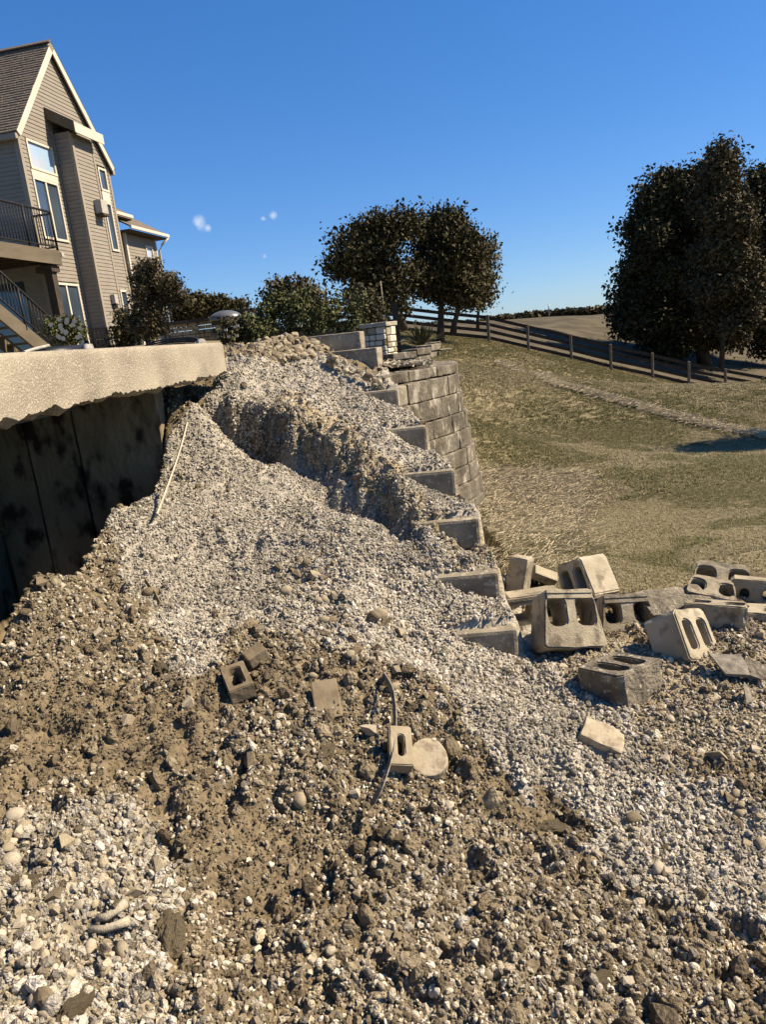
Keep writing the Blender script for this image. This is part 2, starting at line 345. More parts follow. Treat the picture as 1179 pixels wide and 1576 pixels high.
def base_z(x, y):
    z = tps_eval(FIT, x, y) + lip_add(x, y)
    ys_ = [p.y for p in WPK][::-1]; xs_ = [p.x for p in WPK][::-1]; zs_ = WCT[::-1]
    xw = np.interp(y, ys_, xs_)
    ramp = np.interp(np.asarray(y) - .06, [ys_[0] - .5] + ys_ + [7.9], [zs_[0] - .19] + zs_ + [1.42])
    tread = np.full(np.shape(y), zs_[0] - .17)
    for q, t in zip(ys_, zs_): tread = np.where(np.asarray(y) > q + .075, t + .025, tread)
    r_ = sstep(xw - .40, xw - .02, x); zw = ramp * (1 - r_) + tread * r_ + .02
    w = sstep(xw - .85, xw - .40, x) * sstep(ys_[0] - .5, ys_[0] - .05, y) * (1 - sstep(7.3, 8.0, y))
    dl_, hl_ = lip_field(x, y); dl_ = dl_ + (fbm(x * 4, y * 4, 3, 40) - .5) * .26
    z = z * (1 - w) + zw * w + w * (1 - sstep(xw - .55, xw - .30, x)) * hl_ * (.25 * np.exp(-((dl_ - .12) / .16) ** 2) - .75 * np.exp(-((dl_ + .17) / .15) ** 2))
    rt = (1 - sstep(.0, .05, xw + .07 - x)) * sstep(ys_[0] - .35, ys_[0] + .05, y) 
    z = z * (1 - rt) + np.minimum(z, .02) * rt
    return z - np.clip((-1.70 - x) * 2.2, 0, .9) * (1 - sstep(6.15, 6.75, y)) * sstep(2.9, 3.3, y)
def terrain_z(x, y, detail=True):
    z = base_z(x, y)
    if detail:
        zn = zones(x, y, z); w = (zn['W'] | zn['B']).astype(float)
        rough = .55 * w + 1.0 * (1 - w); rough = np.where(zn['R'], .35, rough)
        z = z + (fbm(x * 2.2, y * 2.2, 4, 1) - .5) * .09
        dd_, hh_ = lip_field(x, y); z = z + (fbm(x * 16, y * 16, 4, 12) - .5) * .12 * np.exp(-((dd_ + .1) / .2) ** 2) * np.clip(hh_ * 4, 0, 1)
        c = np.abs(fbm(x * 9, y * 9, 4, 2) - .5) * 2
        z = z + rough * ((c - .25) * .085 + (fbm(x * 34, y * 34, 3, 3) - .5) * .03 - .05 * sstep(.60, .72, fbm(x * 6, y * 6, 3, 8)))
        # slumped benches and pits
        b = fbm(x * 1.3 + 5, y * 1.6, 3, 9); z = z - .05 * sstep(.55, .75, b) * rough
    return z
def grid_terrain():
    xs = np.concatenate([np.arange(-2.9, -1.2, .03), np.arange(-1.2, 1.5, .0135), np.arange(1.5, 3.6, .03)])
    ys = np.concatenate([np.arange(.2, 1.1, .04), np.arange(1.1, 3.6, .0135), np.arange(3.6, 6, .02), np.arange(6, 9.2, .035)])
    X, Y = np.meshgrid(xs, ys); Z = terrain_z(X, Y)
    # carve: the dug pocket beyond the lath, left of the lowest brick
    V = np.stack([X, Y, Z], -1).reshape(-1, 3); nx, ny = len(xs), len(ys)
    i = np.arange(nx - 1)[None] + np.arange(ny - 1)[:, None] * nx
    Fq = np.stack([i, i + 1, i + nx + 1, i + nx], -1).reshape(-1, 4)
    # leave out the ground where the lawn / bed take over
    cx = V[Fq[:, 0], 0]; cy = V[Fq[:, 0], 1]
    wx = np.interp(cy, [3.6, 4.2, 5.1, 6.1, 7.7], [.70, .66, .60, .50, .22])
    keep = ~((cx > .8) & (cy > 4.5 + .2 * np.sin(cx * 3))) & ~((cy > 3.75) & (cx > wx) & (cx < .8) & (cy > 4.3)) & ~((cy > 4.3) & (cx > wx)) & ~((cy > 8.6) & (cx > .1))
    keep |= (cx > .78) & (cy < 4.5 + .2 * np.sin(cx * 3))
    Fq = Fq[keep]
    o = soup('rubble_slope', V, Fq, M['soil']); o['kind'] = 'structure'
    me = o.data; zn = zones(V[:, 0], V[:, 1], V[:, 2])
    brown = np.array([.168, .129, .078]); white = np.array([.33, .29, .225]); tan = np.array([.34, .275, .175]); cream = np.array([.30, .25, .17])
    c = np.tile(brown, (len(V), 1)); c[zn['C']] = brown * .8 + white * .2; c[zn['R']] = tan * .8; c[zn['B']] = cream * .85; c[zn['W']] = white; c[zn['T']] = tan
    dl, hl = lip_field(V[:, 0], V[:, 1]); w_shade = (np.exp(-((dl + .12) / .15) ** 2) * np.clip((hl - .22) / .2, 0, 1) * sstep(.35, .6, fbm(V[:, 0] * 5, V[:, 1] * 5, 3, 44) + .15))[:, None]; c = c * (1 - w_shade) + np.array([.10, .075, .045]) * w_shade  # hollow below the lip darkened: its shade is put into the soil colour
    c *= (.8 + .4 * fbm(V[:, 0] * 4, V[:, 1] * 4, 4, 20))[:, None]
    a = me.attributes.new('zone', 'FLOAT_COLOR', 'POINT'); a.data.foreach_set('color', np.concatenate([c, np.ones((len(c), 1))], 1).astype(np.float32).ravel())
    me.polygons.foreach_set('use_smooth', np.ones(len(me.polygons), bool))
    return o
rubble = grid_terrain()

# ------------------------------------------------------------------ instanced grains: one object, templates inside it
def scatter_object(name, templates, pos, rot, scl, idx, material, tint=None):
    me = bpy.data.meshes.new(name); bm = bmesh.new()
    lay = bm.verts.layers.int.new('tpl'); 
    for k, t in enumerate(templates):
        n0 = len(bm.verts); bm.from_mesh(t); bm.verts.ensure_lookup_table()
        for v in bm.verts[n0:]: v[lay] = k
    bm.to_mesh(me); bm.free()
    nv = len(me.vertices); n = len(pos)
    me.vertices.add(n)
    co = np.empty((nv + n) * 3, np.float32); me.vertices.foreach_get('co', co); co = co.reshape(-1, 3); co[nv:] = pos; me.vertices.foreach_set('co', co.ravel())
    me.attributes['tpl'].data.foreach_set('value', np.concatenate([_get_int(me, 'tpl', nv), np.full(n, -1)]).astype(np.int32))
    def A(nm, typ, key, arr, w):
        a = me.attributes.new(nm, typ, 'POINT'); full = np.zeros((nv + n, w), np.float32); full[nv:] = np.asarray(arr).reshape(n, w); a.data.foreach_set(key, full.ravel())
    A('rot', 'FLOAT_VECTOR', 'vector', rot, 3); A('scl', 'FLOAT_VECTOR', 'vector', scl, 3)
    if tint is not None: A('tint', 'FLOAT_COLOR', 'color', np.concatenate([tint, np.ones((n, 1))], 1), 4)
    a = me.attributes.new('idx', 'INT', 'POINT'); a.data.foreach_set('value', np.concatenate([np.zeros(nv), idx]).astype(np.int32))
    me.materials.append(material); me.update()
    o = link(name, me)
    ng = bpy.data.node_groups.new(name + '_scatter', 'GeometryNodeTree')
    ng.interface.new_socket('Geometry', in_out='INPUT', socket_type='NodeSocketGeometry'); ng.interface.new_socket('Geometry', in_out='OUTPUT', socket_type='NodeSocketGeometry')
    def G(t, **k):
        q = ng.nodes.new(t)
        for a_, v_ in k.items(): setattr(q, a_, v_)
        return q
    L = ng.links; gi = G('NodeGroupInput'); go = G('NodeGroupOutput')
    at_ = G('GeometryNodeInputNamedAttribute', data_type='INT'); at_.inputs['Name'].default_value = 'tpl'
    cmp = G('FunctionNodeCompare', data_type='INT', operation='LESS_THAN'); L.new(at_.outputs['Attribute'], [s for s in cmp.inputs if s.type == 'INT'][0])
    sep = G('GeometryNodeSeparateGeometry', domain='POINT'); L.new(gi.outputs[0], sep.inputs['Geometry']); L.new(cmp.outputs[0], sep.inputs['Selection'])
    spl = G('GeometryNodeSplitToInstances', domain='POINT'); L.new(sep.outputs['Inverted'], spl.inputs['Geometry']); L.new(at_.outputs['Attribute'], spl.inputs['Group ID'])
    iop = G('GeometryNodeInstanceOnPoints'); L.new(sep.outputs['Selection'], iop.inputs['Points']); L.new(spl.outputs[0], iop.inputs['Instance'])
    iop.inputs['Pick Instance'].default_value = True
    ai = G('GeometryNodeInputNamedAttribute', data_type='INT'); ai.inputs['Name'].default_value = 'idx'; L.new(ai.outputs['Attribute'], iop.inputs['Instance Index'])
    ar = G('GeometryNodeInputNamedAttribute', data_type='FLOAT_VECTOR'); ar.inputs['Name'].default_value = 'rot'
    e2r = G('FunctionNodeEulerToRotation'); L.new(ar.outputs['Attribute'], e2r.inputs[0]); L.new(e2r.outputs[0], iop.inputs['Rotation'])
    asc = G('GeometryNodeInputNamedAttribute', data_type='FLOAT_VECTOR'); asc.inputs['Name'].default_value = 'scl'; L.new(asc.outputs['Attribute'], iop.inputs['Scale'])
    L.new(iop.outputs[0], go.inputs[0])
    md = o.modifiers.new('scatter', 'NODES'); md.node_group = ng
    o['kind'] = 'stuff'; return o
def _get_int(me, nm, n):
    a = np.zeros(len(me.vertices), np.int32); me.attributes[nm].data.foreach_get('value', a); return a[:n]
T_SHARP = [rock_mesh('grain', 100 + i, 'sharp') for i in range(9)]
T_ROUND = [rock_mesh('pebble', 200 + i, 'round') for i in range(5)]
T_CLOD = [rock_mesh('clod', 300 + i, 'clod') for i in range(6)]
def in_view(x, y, z, m=160):
    px, py = proj(x, y, z); return (px > -m) & (px < 1179 + m) & (py > 400) & (py < 1576 + m * 2)
def ground_pts(n, ymin, ymax, seed):
    r = np.random.default_rng(seed); x = r.uniform(-1.9, 3.2, n); y = r.uniform(ymin, ymax, n)
    z = tps_eval(FIT, x, y); k = in_view(x, y, z) & ~((x > .7) & (y > 4.45 + .2 * np.sin(x * 3) + .15 * r.random(n))) & ~((y > 3.6) & (x > np.interp(y, [3.6, 4.2, 5.1, 6.1, 7.7], [.64, .61, .53, .43, .16])) & (x < .8) & (y > 3.62)) & ~((y > 4.3) & (x > .6)) & (y < 8.6) & ~((x < -1.7) & (y < 3.2))
    x, y = x[k], y[k]; return x, y, terrain_z(x, y), r
def lip_pts(n, seed):
    r = np.random.default_rng(seed); k = r.integers(0, len(LIP) - 1, n); t = r.random(n); A = np.array([[p.x, p.y] for p in LIP]); P = A[k] * (1 - t[:, None]) + A[k + 1] * t[:, None]
    D = A[k + 1] - A[k]; D /= np.linalg.norm(D, axis=1)[:, None]; P = P + np.stack([-D[:, 1], D[:, 0]], 1) * (r.uniform(-.36, .08, n))[:, None]; x, y = P[:, 0], P[:, 1]; return x, y, terrain_z(x, y), r
def make_gravel():
    P, RT, SC, ID, TI = [], [], [], [], []
    wh = np.array([[.52, .46, .37], [.44, .39, .31], [.57, .51, .415], [.33, .295, .235], [.40, .335, .235], [.48, .415, .305], [.26, .225, .17]])
    tn = np.array([[.27, .22, .145], [.34, .28, .185], [.20, .16, .11], [.44, .37, .26], [.56, .49, .37], [.17, .145, .11]])
    for n, y0, y1, seed in [(170000, .9, 3.0, 1), (135000, 3.0, 5.2, 2), (80000, 5.2, 8.6, 3), (30000, 0, 0, 4)]:
        x, y, z, r = ground_pts(n, y0, y1, seed) if y1 else lip_pts(n, seed); zn = zones(x, y, z); m = len(x)
        u = r.random(m); v = r.random(m)
        patch = fbm(x * 2.0, y * 2.0, 4, 60)
        pk = np.where(zn['W'], .97, np.where(zn['B'], .85, np.where(zn['R'], .55, np.where(zn['C'], .55, np.where(zn['T'] | (y1 == 0), .8, np.clip(.34 + (patch - .5) * 2.2, .05, .85))))))
        keep = u < pk
        s = np.exp(r.normal(math.log(.0066), .42, m)); s = np.clip(s, .003, .021)
        s = np.where(zn['B'], s * 1.25, s); s = np.where(zn['R'], s * 1.0, s); s = np.where(y > 5.5, s * 1.15, s)
        far = zn['W'] & (y > 3.2); s = np.where(far, np.clip(s, .005, .015) * 1.12, s)
        isw = np.where(zn['W'], .95, np.where(zn['B'], .7, np.where(zn['C'], .42, np.where(zn['R'], .25, np.where(zn['T'] | (y1 == 0), .2, .13))))) > v
        tint = np.where(isw[:, None], wh[r.integers(0, len(wh), m)], tn[r.integers(0, len(tn), m)]) * r.uniform(.78, 1.12, (m, 1))
        tint = tint * np.where(zn['B'], .88, 1)[:, None]; tint = tint * (.82 + .52 * fbm(x * 1.6, y * 1.6, 4, 90))[:, None] * np.where((fbm(x * 7, y * 7, 3, 91) > .63) & zn['W'], .72, 1)[:, None]; s = s * (.75 + .55 * fbm(x * 1.1 + 4, y * 1.1, 3, 92))
        k = keep; P.append(np.stack([x, y, z + s * r.uniform(-.1, .55, m)], 1)[k]); RT.append(r.uniform(0, 6.28, (m, 3))[k])
        SC.append((s[:, None] * r.uniform(.75, 1.25, (m, 3)))[k]); ID.append(np.where(zn['W'] | zn['B'], r.integers(0, 10, m), r.integers(0, 14, m))[k]); TI.append(tint[k])
    return scatter_object('gravel', T_SHARP + T_ROUND, np.concatenate(P), np.concatenate(RT), np.concatenate(SC), np.concatenate(ID), M['stone'], np.concatenate(TI))
g = make_gravel(); tag(g, 'crushed pale limestone gravel and tan pebbles spread over the slope', 'gravel')
def make_clods():
    P, RT, SC, ID, TI = [], [], [], [], []
    br = np.array([[.18, .138, .084], [.15, .115, .07], [.21, .165, .10], [.26, .205, .13], [.12, .092, .058]])
    for n, y0, y1, seed, s0, s1 in [(110000, .9, 3.2, 11, .0042, .4), (30000, 3.0, 6.0, 12, .006, .4), (2600, 1.0, 3.6, 13, .018, .38), (2200, 3.2, 8.0, 14, .022, .3)]:
        x, y, z, r = ground_pts(n, y0, y1, seed); zn = zones(x, y, z); m = len(x)
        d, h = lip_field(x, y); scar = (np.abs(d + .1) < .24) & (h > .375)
        pk = np.where(zn['W'], np.where(scar, .6, .05), np.where(zn['B'], .25, np.where(zn['R'], .5, np.where(zn['T'], .8, .95))))
        keep = r.random(m) < pk; s = np.exp(r.normal(math.log(s0), s1, m))
        s = np.where(zn['R'], s * .7, s)
        tint = br[r.integers(0, len(br), m)] * r.uniform(.85, 1.15, (m, 1)) * np.where(zn['T'] | zn['R'], 1.5, np.where(scar, .7, 1.0))[:, None]  # clods in the hollow are toned down too, shade put into their tint
        P.append(np.stack([x, y, z + s * .2], 1)[keep]); RT.append(r.uniform(0, 6.28, (m, 3))[keep]); SC.append((s[:, None] * r.uniform(.8, 1.25, (m, 3)))[keep]); ID.append(r.integers(0, 6, m)[keep]); TI.append(tint[keep])
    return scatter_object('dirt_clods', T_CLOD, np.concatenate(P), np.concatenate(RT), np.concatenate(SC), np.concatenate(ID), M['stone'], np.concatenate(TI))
c_ = make_clods(); tag(c_, 'brown crumbly dirt clods covering the lower and left slope', 'dirt')

# ------------------------------------------------------------------ lawn and far ground
FENCE_PX = [(505, 503), (560, 507), (620, 512), (681, 519), (753, 526), (814, 540), (880, 555), (941, 570), (1005, 583), (1061, 596), (1117, 607), (1174, 617)]
FY = 42.0
FB = [at(a, b, FY) for a, b in FENCE_PX]
LP = [(1.4, 4.5, -.01), (.9, 5.5, -.08), (1.1, 7, -.25), (1.5, 9, -.36), (3, 5, .0), (6, 5, -.05), (3, 9, -.3), (2.2, 14, -.1), (5, 14, -.55), (9, 10, -.7), (0, 12, 1.2), (0.5, 15, 1.15), (0, 20, 1.3), (2.5, 22, .75), (7, 22, -.3), (14, 22, -1.2)]
LP += [(p.x, p.y, p.z) for p in FB]
for a, b, Y in [(700, 504, 120), (850, 489, 120), (950, 500, 90), (1100, 556, 62), (1179, 548, 80), (1179, 572, 58), (950, 490, 120), (1050, 498, 120), (1179, 506, 120), (930, 493, 75), (930, 491, 100), (830, 493, 95), (1000, 498, 100), (1117, 630, 33), (1179, 645, 33), (1250, 655, 33), (1000, 604, 33), (880, 576, 33), (1250, 640, 42), (1117, 655, 24), (1179, 672, 24), (830, 502, 62), (750, 507, 70), (1000, 508, 75), (600, 506, 120), (950, 535, 60)]:
    q = at(a, b, Y); LP.append((q.x, q.y, q.z))
LP += [(-20, 40, 1.9), (-20, 120, 1.9), (-5, 20, 1.7), (40, 30, -3), (60, 110, 1), (30, 10, -2), (10, 3, -.5), (-12, 12, 1.75)]
LP = np.array(LP); LFIT = tps_fit(LP[:, :2], LP[:, 2], 2e-2)
def lawn_z(x, y):
    z = tps_eval(LFIT, np.clip(x, -40, 70), np.clip(y, -5, 125)); f = sstep(100, 200, np.asarray(y, float))
    return z * (1 - f) + f * 1.5 + (fbm(x * .6, y * .6, 3, 31) - .5) * .08
def make_lawn():
    def geo(a, b, s0, g):
        o = [a]; s = s0
        while o[-1] < b: o.append(o[-1] + s); s *= g
        return np.array(o)
    ys = np.concatenate([np.arange(3.8, 4.4, .2), geo(4.4, 2500, .12, 1.035)]); xr = geo(.3, 2500, .12, 1.05); xs = np.concatenate([-xr[::-1], [0.0], xr])
    X, Y = np.meshgrid(xs, ys); Z = lawn_z(X, Y)
    # sinks under the rubble where the rubble sheet lies on top, and stays under bed and patio
    under = ((X < .55) & (Y < 11.2)) | ((X < 1.02) & (Y < 9.6)) | ((X < 1.0) & (Y < 4.8))
    Z = np.where(under, np.minimum(Z, -.6), Z); Z = np.where((Y < 4.5), Z - .06, Z)
    nx, ny = len(xs), len(ys); V = np.stack([X, Y, Z], -1).reshape(-1, 3)
    i = np.arange(nx - 1)[None] + np.arange(ny - 1)[:, None] * nx; Fq = np.stack([i, i + 1, i + nx + 1, i + nx], -1).reshape(-1, 4)
    def b(t, bs):
        L = t.links; tc = N(t, 'ShaderNodeTexCoord'); co = tc.outputs['Object']
        def noise(sc, d, mapsc=None):
            n = N(t, 'ShaderNodeTexNoise', i_Scale=sc, i_Detail=d); 
            if mapsc:
                mp = N(t, 'ShaderNodeMapping'); mp.inputs['Scale'].default_value = mapsc; mp.inputs['Rotation'].default_value = (0, 0, .6); L.new(co, mp.inputs[0]); L.new(mp.outputs[0], n.inputs['Vector'])
            else: L.new(co, n.inputs['Vector'])
            return n.outputs['Fac']
        def rng(s, a, c):
            r = N(t, 'ShaderNodeMapRange'); r.inputs[1].default_value = a; r.inputs[2].default_value = c; L.new(s, r.inputs[0]); return r.outputs[0]
        def mix(f, a, c):
            m = N(t, 'ShaderNodeMix', data_type='RGBA'); L.new(f, m.inputs[0])
            for k, q in ((6, a), (7, c)):
                if isinstance(q, tuple): m.inputs[k].default_value = (*q, 1)
                else: L.new(q, m.inputs[k])
            return m.outputs[2]
        g = mix(rng(noise(9, 6), .35, .65), (.14, .12, .058), (.20, .165, .085))
        g = mix(rng(noise(.9, 6), .42, .62), g, (.25, .205, .12))
        g = mix(rng(noise(28, 4), .5, .72), g, (.33, .27, .165))
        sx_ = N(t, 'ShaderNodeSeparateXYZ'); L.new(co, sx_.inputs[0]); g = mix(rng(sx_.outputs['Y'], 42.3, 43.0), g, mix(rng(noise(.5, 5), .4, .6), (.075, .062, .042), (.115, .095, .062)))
        L.new(g, bs.inputs['Base Color'])
        bp = N(t, 'ShaderNodeBump', i_Strength=.8, i_Distance=.05); L.new(noise(22, 6), bp.inputs['Height']); L.new(bp.outputs[0], bs.inputs['Normal'])
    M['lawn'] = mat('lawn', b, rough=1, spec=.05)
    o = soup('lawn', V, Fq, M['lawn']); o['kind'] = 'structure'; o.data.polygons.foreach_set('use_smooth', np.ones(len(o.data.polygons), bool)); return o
make_lawn()
# grass and straw: little curved blades, gathered in tufts
def tuft_mesh(seed, n, h, spread, w):
    r = np.random.default_rng(seed); mb = MB()
    for _ in range(n):
        a = r.uniform(0, 6.28); b = Vector((r.normal() * spread, r.normal() * spread, 0)); d = Vector((math.cos(a), math.sin(a), 0)); lean = r.uniform(.1, 1.0)
        s = Vector((-d.y, d.x, 0)) * w; hh = h * r.uniform(.5, 1.1)
        p1 = b + d * lean * hh * .35 + Vector((0, 0, hh * .6)); p2 = b + d * lean * hh + Vector((0, 0, hh * (1.05 - .45 * lean)))
        mb.add([b - s, b + s, p1 + s * .8, p1 - s * .8, p2], [(0, 1, 2, 3), (3, 2, 4)])
    return mb.mesh('tuft', M['lawn'])
M['blade'] = mat('blade', attr_build('tint', 'INSTANCER', .0, 3, .1, .15, 3), rough=.8, spec=.1)
def make_grass():
    P, RT, SC, ID, TI = [], [], [], [], []
    gr = np.array([[.16, .145, .06], [.20, .175, .08], [.27, .225, .12], [.34, .28, .16], [.135, .125, .052]])
    for n, y0, y1, s0, seed in [(52000, 4.35, 8, .021, 51), (52000, 8, 15, .034, 52), (52000, 15, 28, .055, 53), (40000, 28, 46, .08, 54)]:
        r = np.random.default_rng(seed); y = r.uniform(y0, y1, n); x = r.uniform(.0, .56 * y1 + 1, n) ; k = (x < .57 * y + .8); x, y = x[k], y[k]
        bare = (x < .95 + .15 * np.sin(y * 2)) & (y < 4.9); bare |= (x < 1.05) & (y < 9.4); bare |= (x < .4) ; bare |= (y < 4.75 + .25 * np.sin(x * 3)) & (r.random(len(x)) < .75)
        x, y = x[~bare], y[~bare]; m = len(x); z = lawn_z(x, y)
        dry = fbm(x * .5, y * .25, 4, 33) + .35 * (fbm(x * 2.5, y * 2.5, 3, 34) - .5); q = (dry > .52).astype(int)
        ti = np.where(q[:, None] > 0, gr[r.integers(2, 4, m)], gr[r.choice([0, 1, 4, 2], m)]) * r.uniform(.8, 1.2, (m, 1))
        P.append(np.stack([x, y, z], 1)); rt = np.zeros((m, 3)); rt[:, 2] = r.uniform(0, 6.28, m); RT.append(rt)
        s = s0 * r.uniform(.6, 1.4, m); SC.append(np.stack([s * 1.5, s * 1.5, s * .8], 1)); ID.append(r.integers(0, 4, m)); TI.append(ti)
    return scatter_object('grass', [tuft_mesh(i, 16, 1.0, .45, .05) for i in range(4)], np.concatenate(P), np.concatenate(RT), np.concatenate(SC), np.concatenate(ID), M['blade'], np.concatenate(TI))
gg = make_grass(); tag(gg, 'short patchy autumn grass covering the sloping lawn', 'grass')
def make_straw():
    # raked straw: a long drift down the lawn, a heap by the foot of the wall
    r = np.random.default_rng(77); P = []; 
    line = [atz(a, b, 0) for a, b in []]
    drift = [(770, 560), (800, 575), (850, 592), (900, 604), (950, 618), (1000, 632), (1060, 648), (1110, 660), (1179, 672), (1250, 690)]
    def onl(px, py):
        d = ray(px, py); lo, hi = 3.5, 60
        for _ in range(40):
            mid = (lo + hi) / 2; p = d / d[1] * mid
            if p[2] + EYE > float(lawn_z(np.array(p[0]), np.array(mid))): lo = mid
            else: hi = mid
        p = d / d[1] * lo; return p[0], lo
    D = [onl(*q) for q in drift]
    for i in range(len(D) - 1):
        n = 1000
        t = r.random(n); x = D[i][0] * (1 - t) + D[i + 1][0] * t + r.normal(0, .07, n) * (1 + 0.8 * r.random(n)); y = D[i][1] * (1 - t) + D[i + 1][1] * t + r.normal(0, .17, n); P.append(np.stack([x, y], 1))
    n = 9000; q = [onl(r.uniform(740, 900), 730 + abs(r.normal()) * 62) for _ in range(1400)]
    q = np.array(q); P.append(np.repeat(q, 7, 0) + r.normal(0, .12, (len(q) * 7, 2)))
    P = np.concatenate(P); P = P[(P[:, 0] > 1.0) | (P[:, 1] < 6)]; P = P[P[:, 0] > .8]
    z = lawn_z(P[:, 0], P[:, 1]); m = len(P); mb = MB()
    mb.add([(-.5, -.02, 0), (.5, -.02, .03), (.5, .02, .03), (-.5, .02, 0)], [(0, 1, 2, 3)]); mb.add([(-.5, 0, -.02), (.5, 0, .01), (.5, 0, .05), (-.5, 0, .02)], [(0, 1, 2, 3)]); t0 = mb.mesh('straw', M['blade'])
    rt = np.stack([r.normal(0, .15, m), r.normal(0, .15, m), r.normal(.4, 1.5, m)], 1); s = np.clip(.03 + P[:, 1] * .009, .05, .3)
    sc = np.stack([s, s * 1.0, s], 1); ti = np.array([.66, .55, .36])[None] * r.uniform(.6, 1.15, (m, 1))
    return scatter_object('straw', [t0], np.stack([P[:, 0], P[:, 1], z + .02 + .0015 * P[:, 1] + s * .25 * r.random(m)], 1), rt, sc, np.zeros(m), M['blade'], ti)
st = make_straw(); tag(st, 'dry raked straw lying in drifts on the lawn', 'straw')

# ------------------------------------------------------------------ concrete slab, void wall, patio
ST = 1.867
SL = [at(-200, 553, 2.4), at(0, 545, 3.4), at(345, 530, 7.0)]
sx = lambda y: float(np.interp(y, [3.4, 7.0], [SL[1].x, SL[2].x])) if y > 3.4 else SL[1].x + (3.4 - y) * -.01
def make_slab():
    r = random.Random(3); ys = list(np.arange(1.6, 6.9, .022)) + [6.93, 6.97, 7.0, 7.02]; 
    prof = [(.0, 1)]; V = []; Fq = []
    th0 = .285; n = 14
    for j, y in enumerate(ys):
        x0 = sx(y); e = max(0, (y - 6.93) / .09); ins = .06 * (1 - math.sqrt(max(0, 1 - e * e)))
        nn = float(fbm(np.array(y * 1.7), np.array(.3), 3, 71)) - .5; n2 = float(fbm(np.array(y * 9), np.array(.7), 3, 72)) - .5
        th = th0 - .015 * (y - 3.4) / 3.6 + nn * .03 + n2 * .015 + (float(fbm(np.array(y * 26), np.array(.2), 2, 73)) - .5) * .03 + (float(fbm(np.array(y * 9.), np.array(4.3), 3, 75)) - .5) * .055 + (r.random() - .5) * .006
        pts = []
        for k in range(5):
            a = R(90 - 22.5 * k); pts.append((x0 - ins - .035 + .035 * math.cos(a), ST - .035 + .035 * math.sin(a)))
        for k in range(1, 6):
            t = k / 5; pts.append((x0 - ins + (float(fbm(np.array(y * 6), np.array(t * 5.)), ) - .5) * .012, ST - .035 - (th - .035) * t))
        pts.append((x0 - ins - .06, ST - th - .02 - n2 * .08)); pts.append((x0 - .35, ST - th * .95)); pts.append((x0 - 1.15, ST - .25)); pts.append((x0 - 1.15, ST))
        V += [(p[0], y, p[1]) for p in pts]
    n = len(V) // len(ys)
    for j in range(len(ys) - 1):
        for k in range(n):
            a, b = j * n + k, j * n + (k + 1) % n; Fq.append((a, b, b + n, a + n))
    mb = MB(); mb.add(V, Fq, True); mb.sm = [(q[0] % n) < 8 and (q[1] % n) < 9 for q in Fq]; mb.f.append(tuple(range(n))); mb.sm.append(False); mb.f.append(tuple(range(len(V) - 1, len(V) - n - 1, -1))); mb.sm.append(False)
    o = mb.build('concrete_slab', M['slab']); bm = bmesh.new(); bm.from_mesh(o.data); bmesh.ops.recalc_face_normals(bm, faces=bm.faces); bm.to_mesh(o.data); bm.free()
    return tag(o, 'thick sand coloured concrete slab overhanging the dug out void', 'slab')
make_slab()
def make_void_wall():
    root = empty('foundation_wall', (sx(4) - 1.5, 4, .2), 'dark stained foundation wall in shadow under the overhanging slab', 'wall')
    for k, (A, B, cuts) in enumerate(((Vector((-3.25, 1.0, 0)), Vector((-3.25, 6.1, 0)), [0, 1.5, 2.6, 3.7, 5.09]), (Vector((-3.24, 6.13, 0)), Vector((-1.80, 6.02, 0)), [0, .38, .80, 1.52]))):
        d = (B - A).normalized()
        for i in range(len(cuts) - 1):
            c = A + d * (cuts[i] + cuts[i + 1]) / 2 + Vector((-d.y, d.x, 0)) * (.1 - .014 * (i % 2)); mb = MB(); mb.box((c.x, c.y, .62), (.2, cuts[i + 1] - cuts[i] - .02, 1.9), Matrix.Rotation(-math.atan2(d.x, d.y), 3, 'Z')); me = mb.mesh('wall_panel', M['old_wall']); roughen(me, 3, .012, i, 4); link('wall_panel', me, root)
make_void_wall()
mb = MB(); mb.box((-9, 12, ST - .22), (13.2, 30, .4)); o = mb.build('patio', M['slab_top']); o['kind'] = 'structure'; 
# ------------------------------------------------------------------ planting bed behind the crest
def bed_z(x, y): return np.interp(x, [-3, -1, .2, 1.2], [1.80, 1.76, 1.46, 1.32]) + (fbm(np.asarray(x, float) * 4, np.asarray(y, float) * 4, 3, 80) - .5) * .08
xs = np.arange(-2.6, 2.3, .06); ys = np.concatenate([np.arange(7.6, 9, .06), np.arange(9, 14.5, .12)]); X, Y = np.meshgrid(xs, ys); Z = bed_z(X, Y) + .02 * (fbm(X * 12, Y * 12, 2, 81) - .5)
V = np.stack([X, Y, Z], -1).reshape(-1, 3); nx = len(xs); i = np.arange(nx - 1)[None] + np.arange(len(ys) - 1)[:, None] * nx
Fq = np.stack([i, i + 1, i + nx + 1, i + nx], -1).reshape(-1, 4); c0 = V[Fq[:, 0]]
edge = np.interp(c0[:, 1], [7.6, 8.1, 8.6, 9.2, 10.0, 11.5, 12.5, 14.5], [-.3, .05, .40, .66, .72, .4, .2, .2])
keep = (c0[:, 0] < edge) & ~((c0[:, 1] < 8.4) & (c0[:, 0] < .0)); o = soup('planting_bed', V, Fq[keep], M['mulch']); o['kind'] = 'structure'

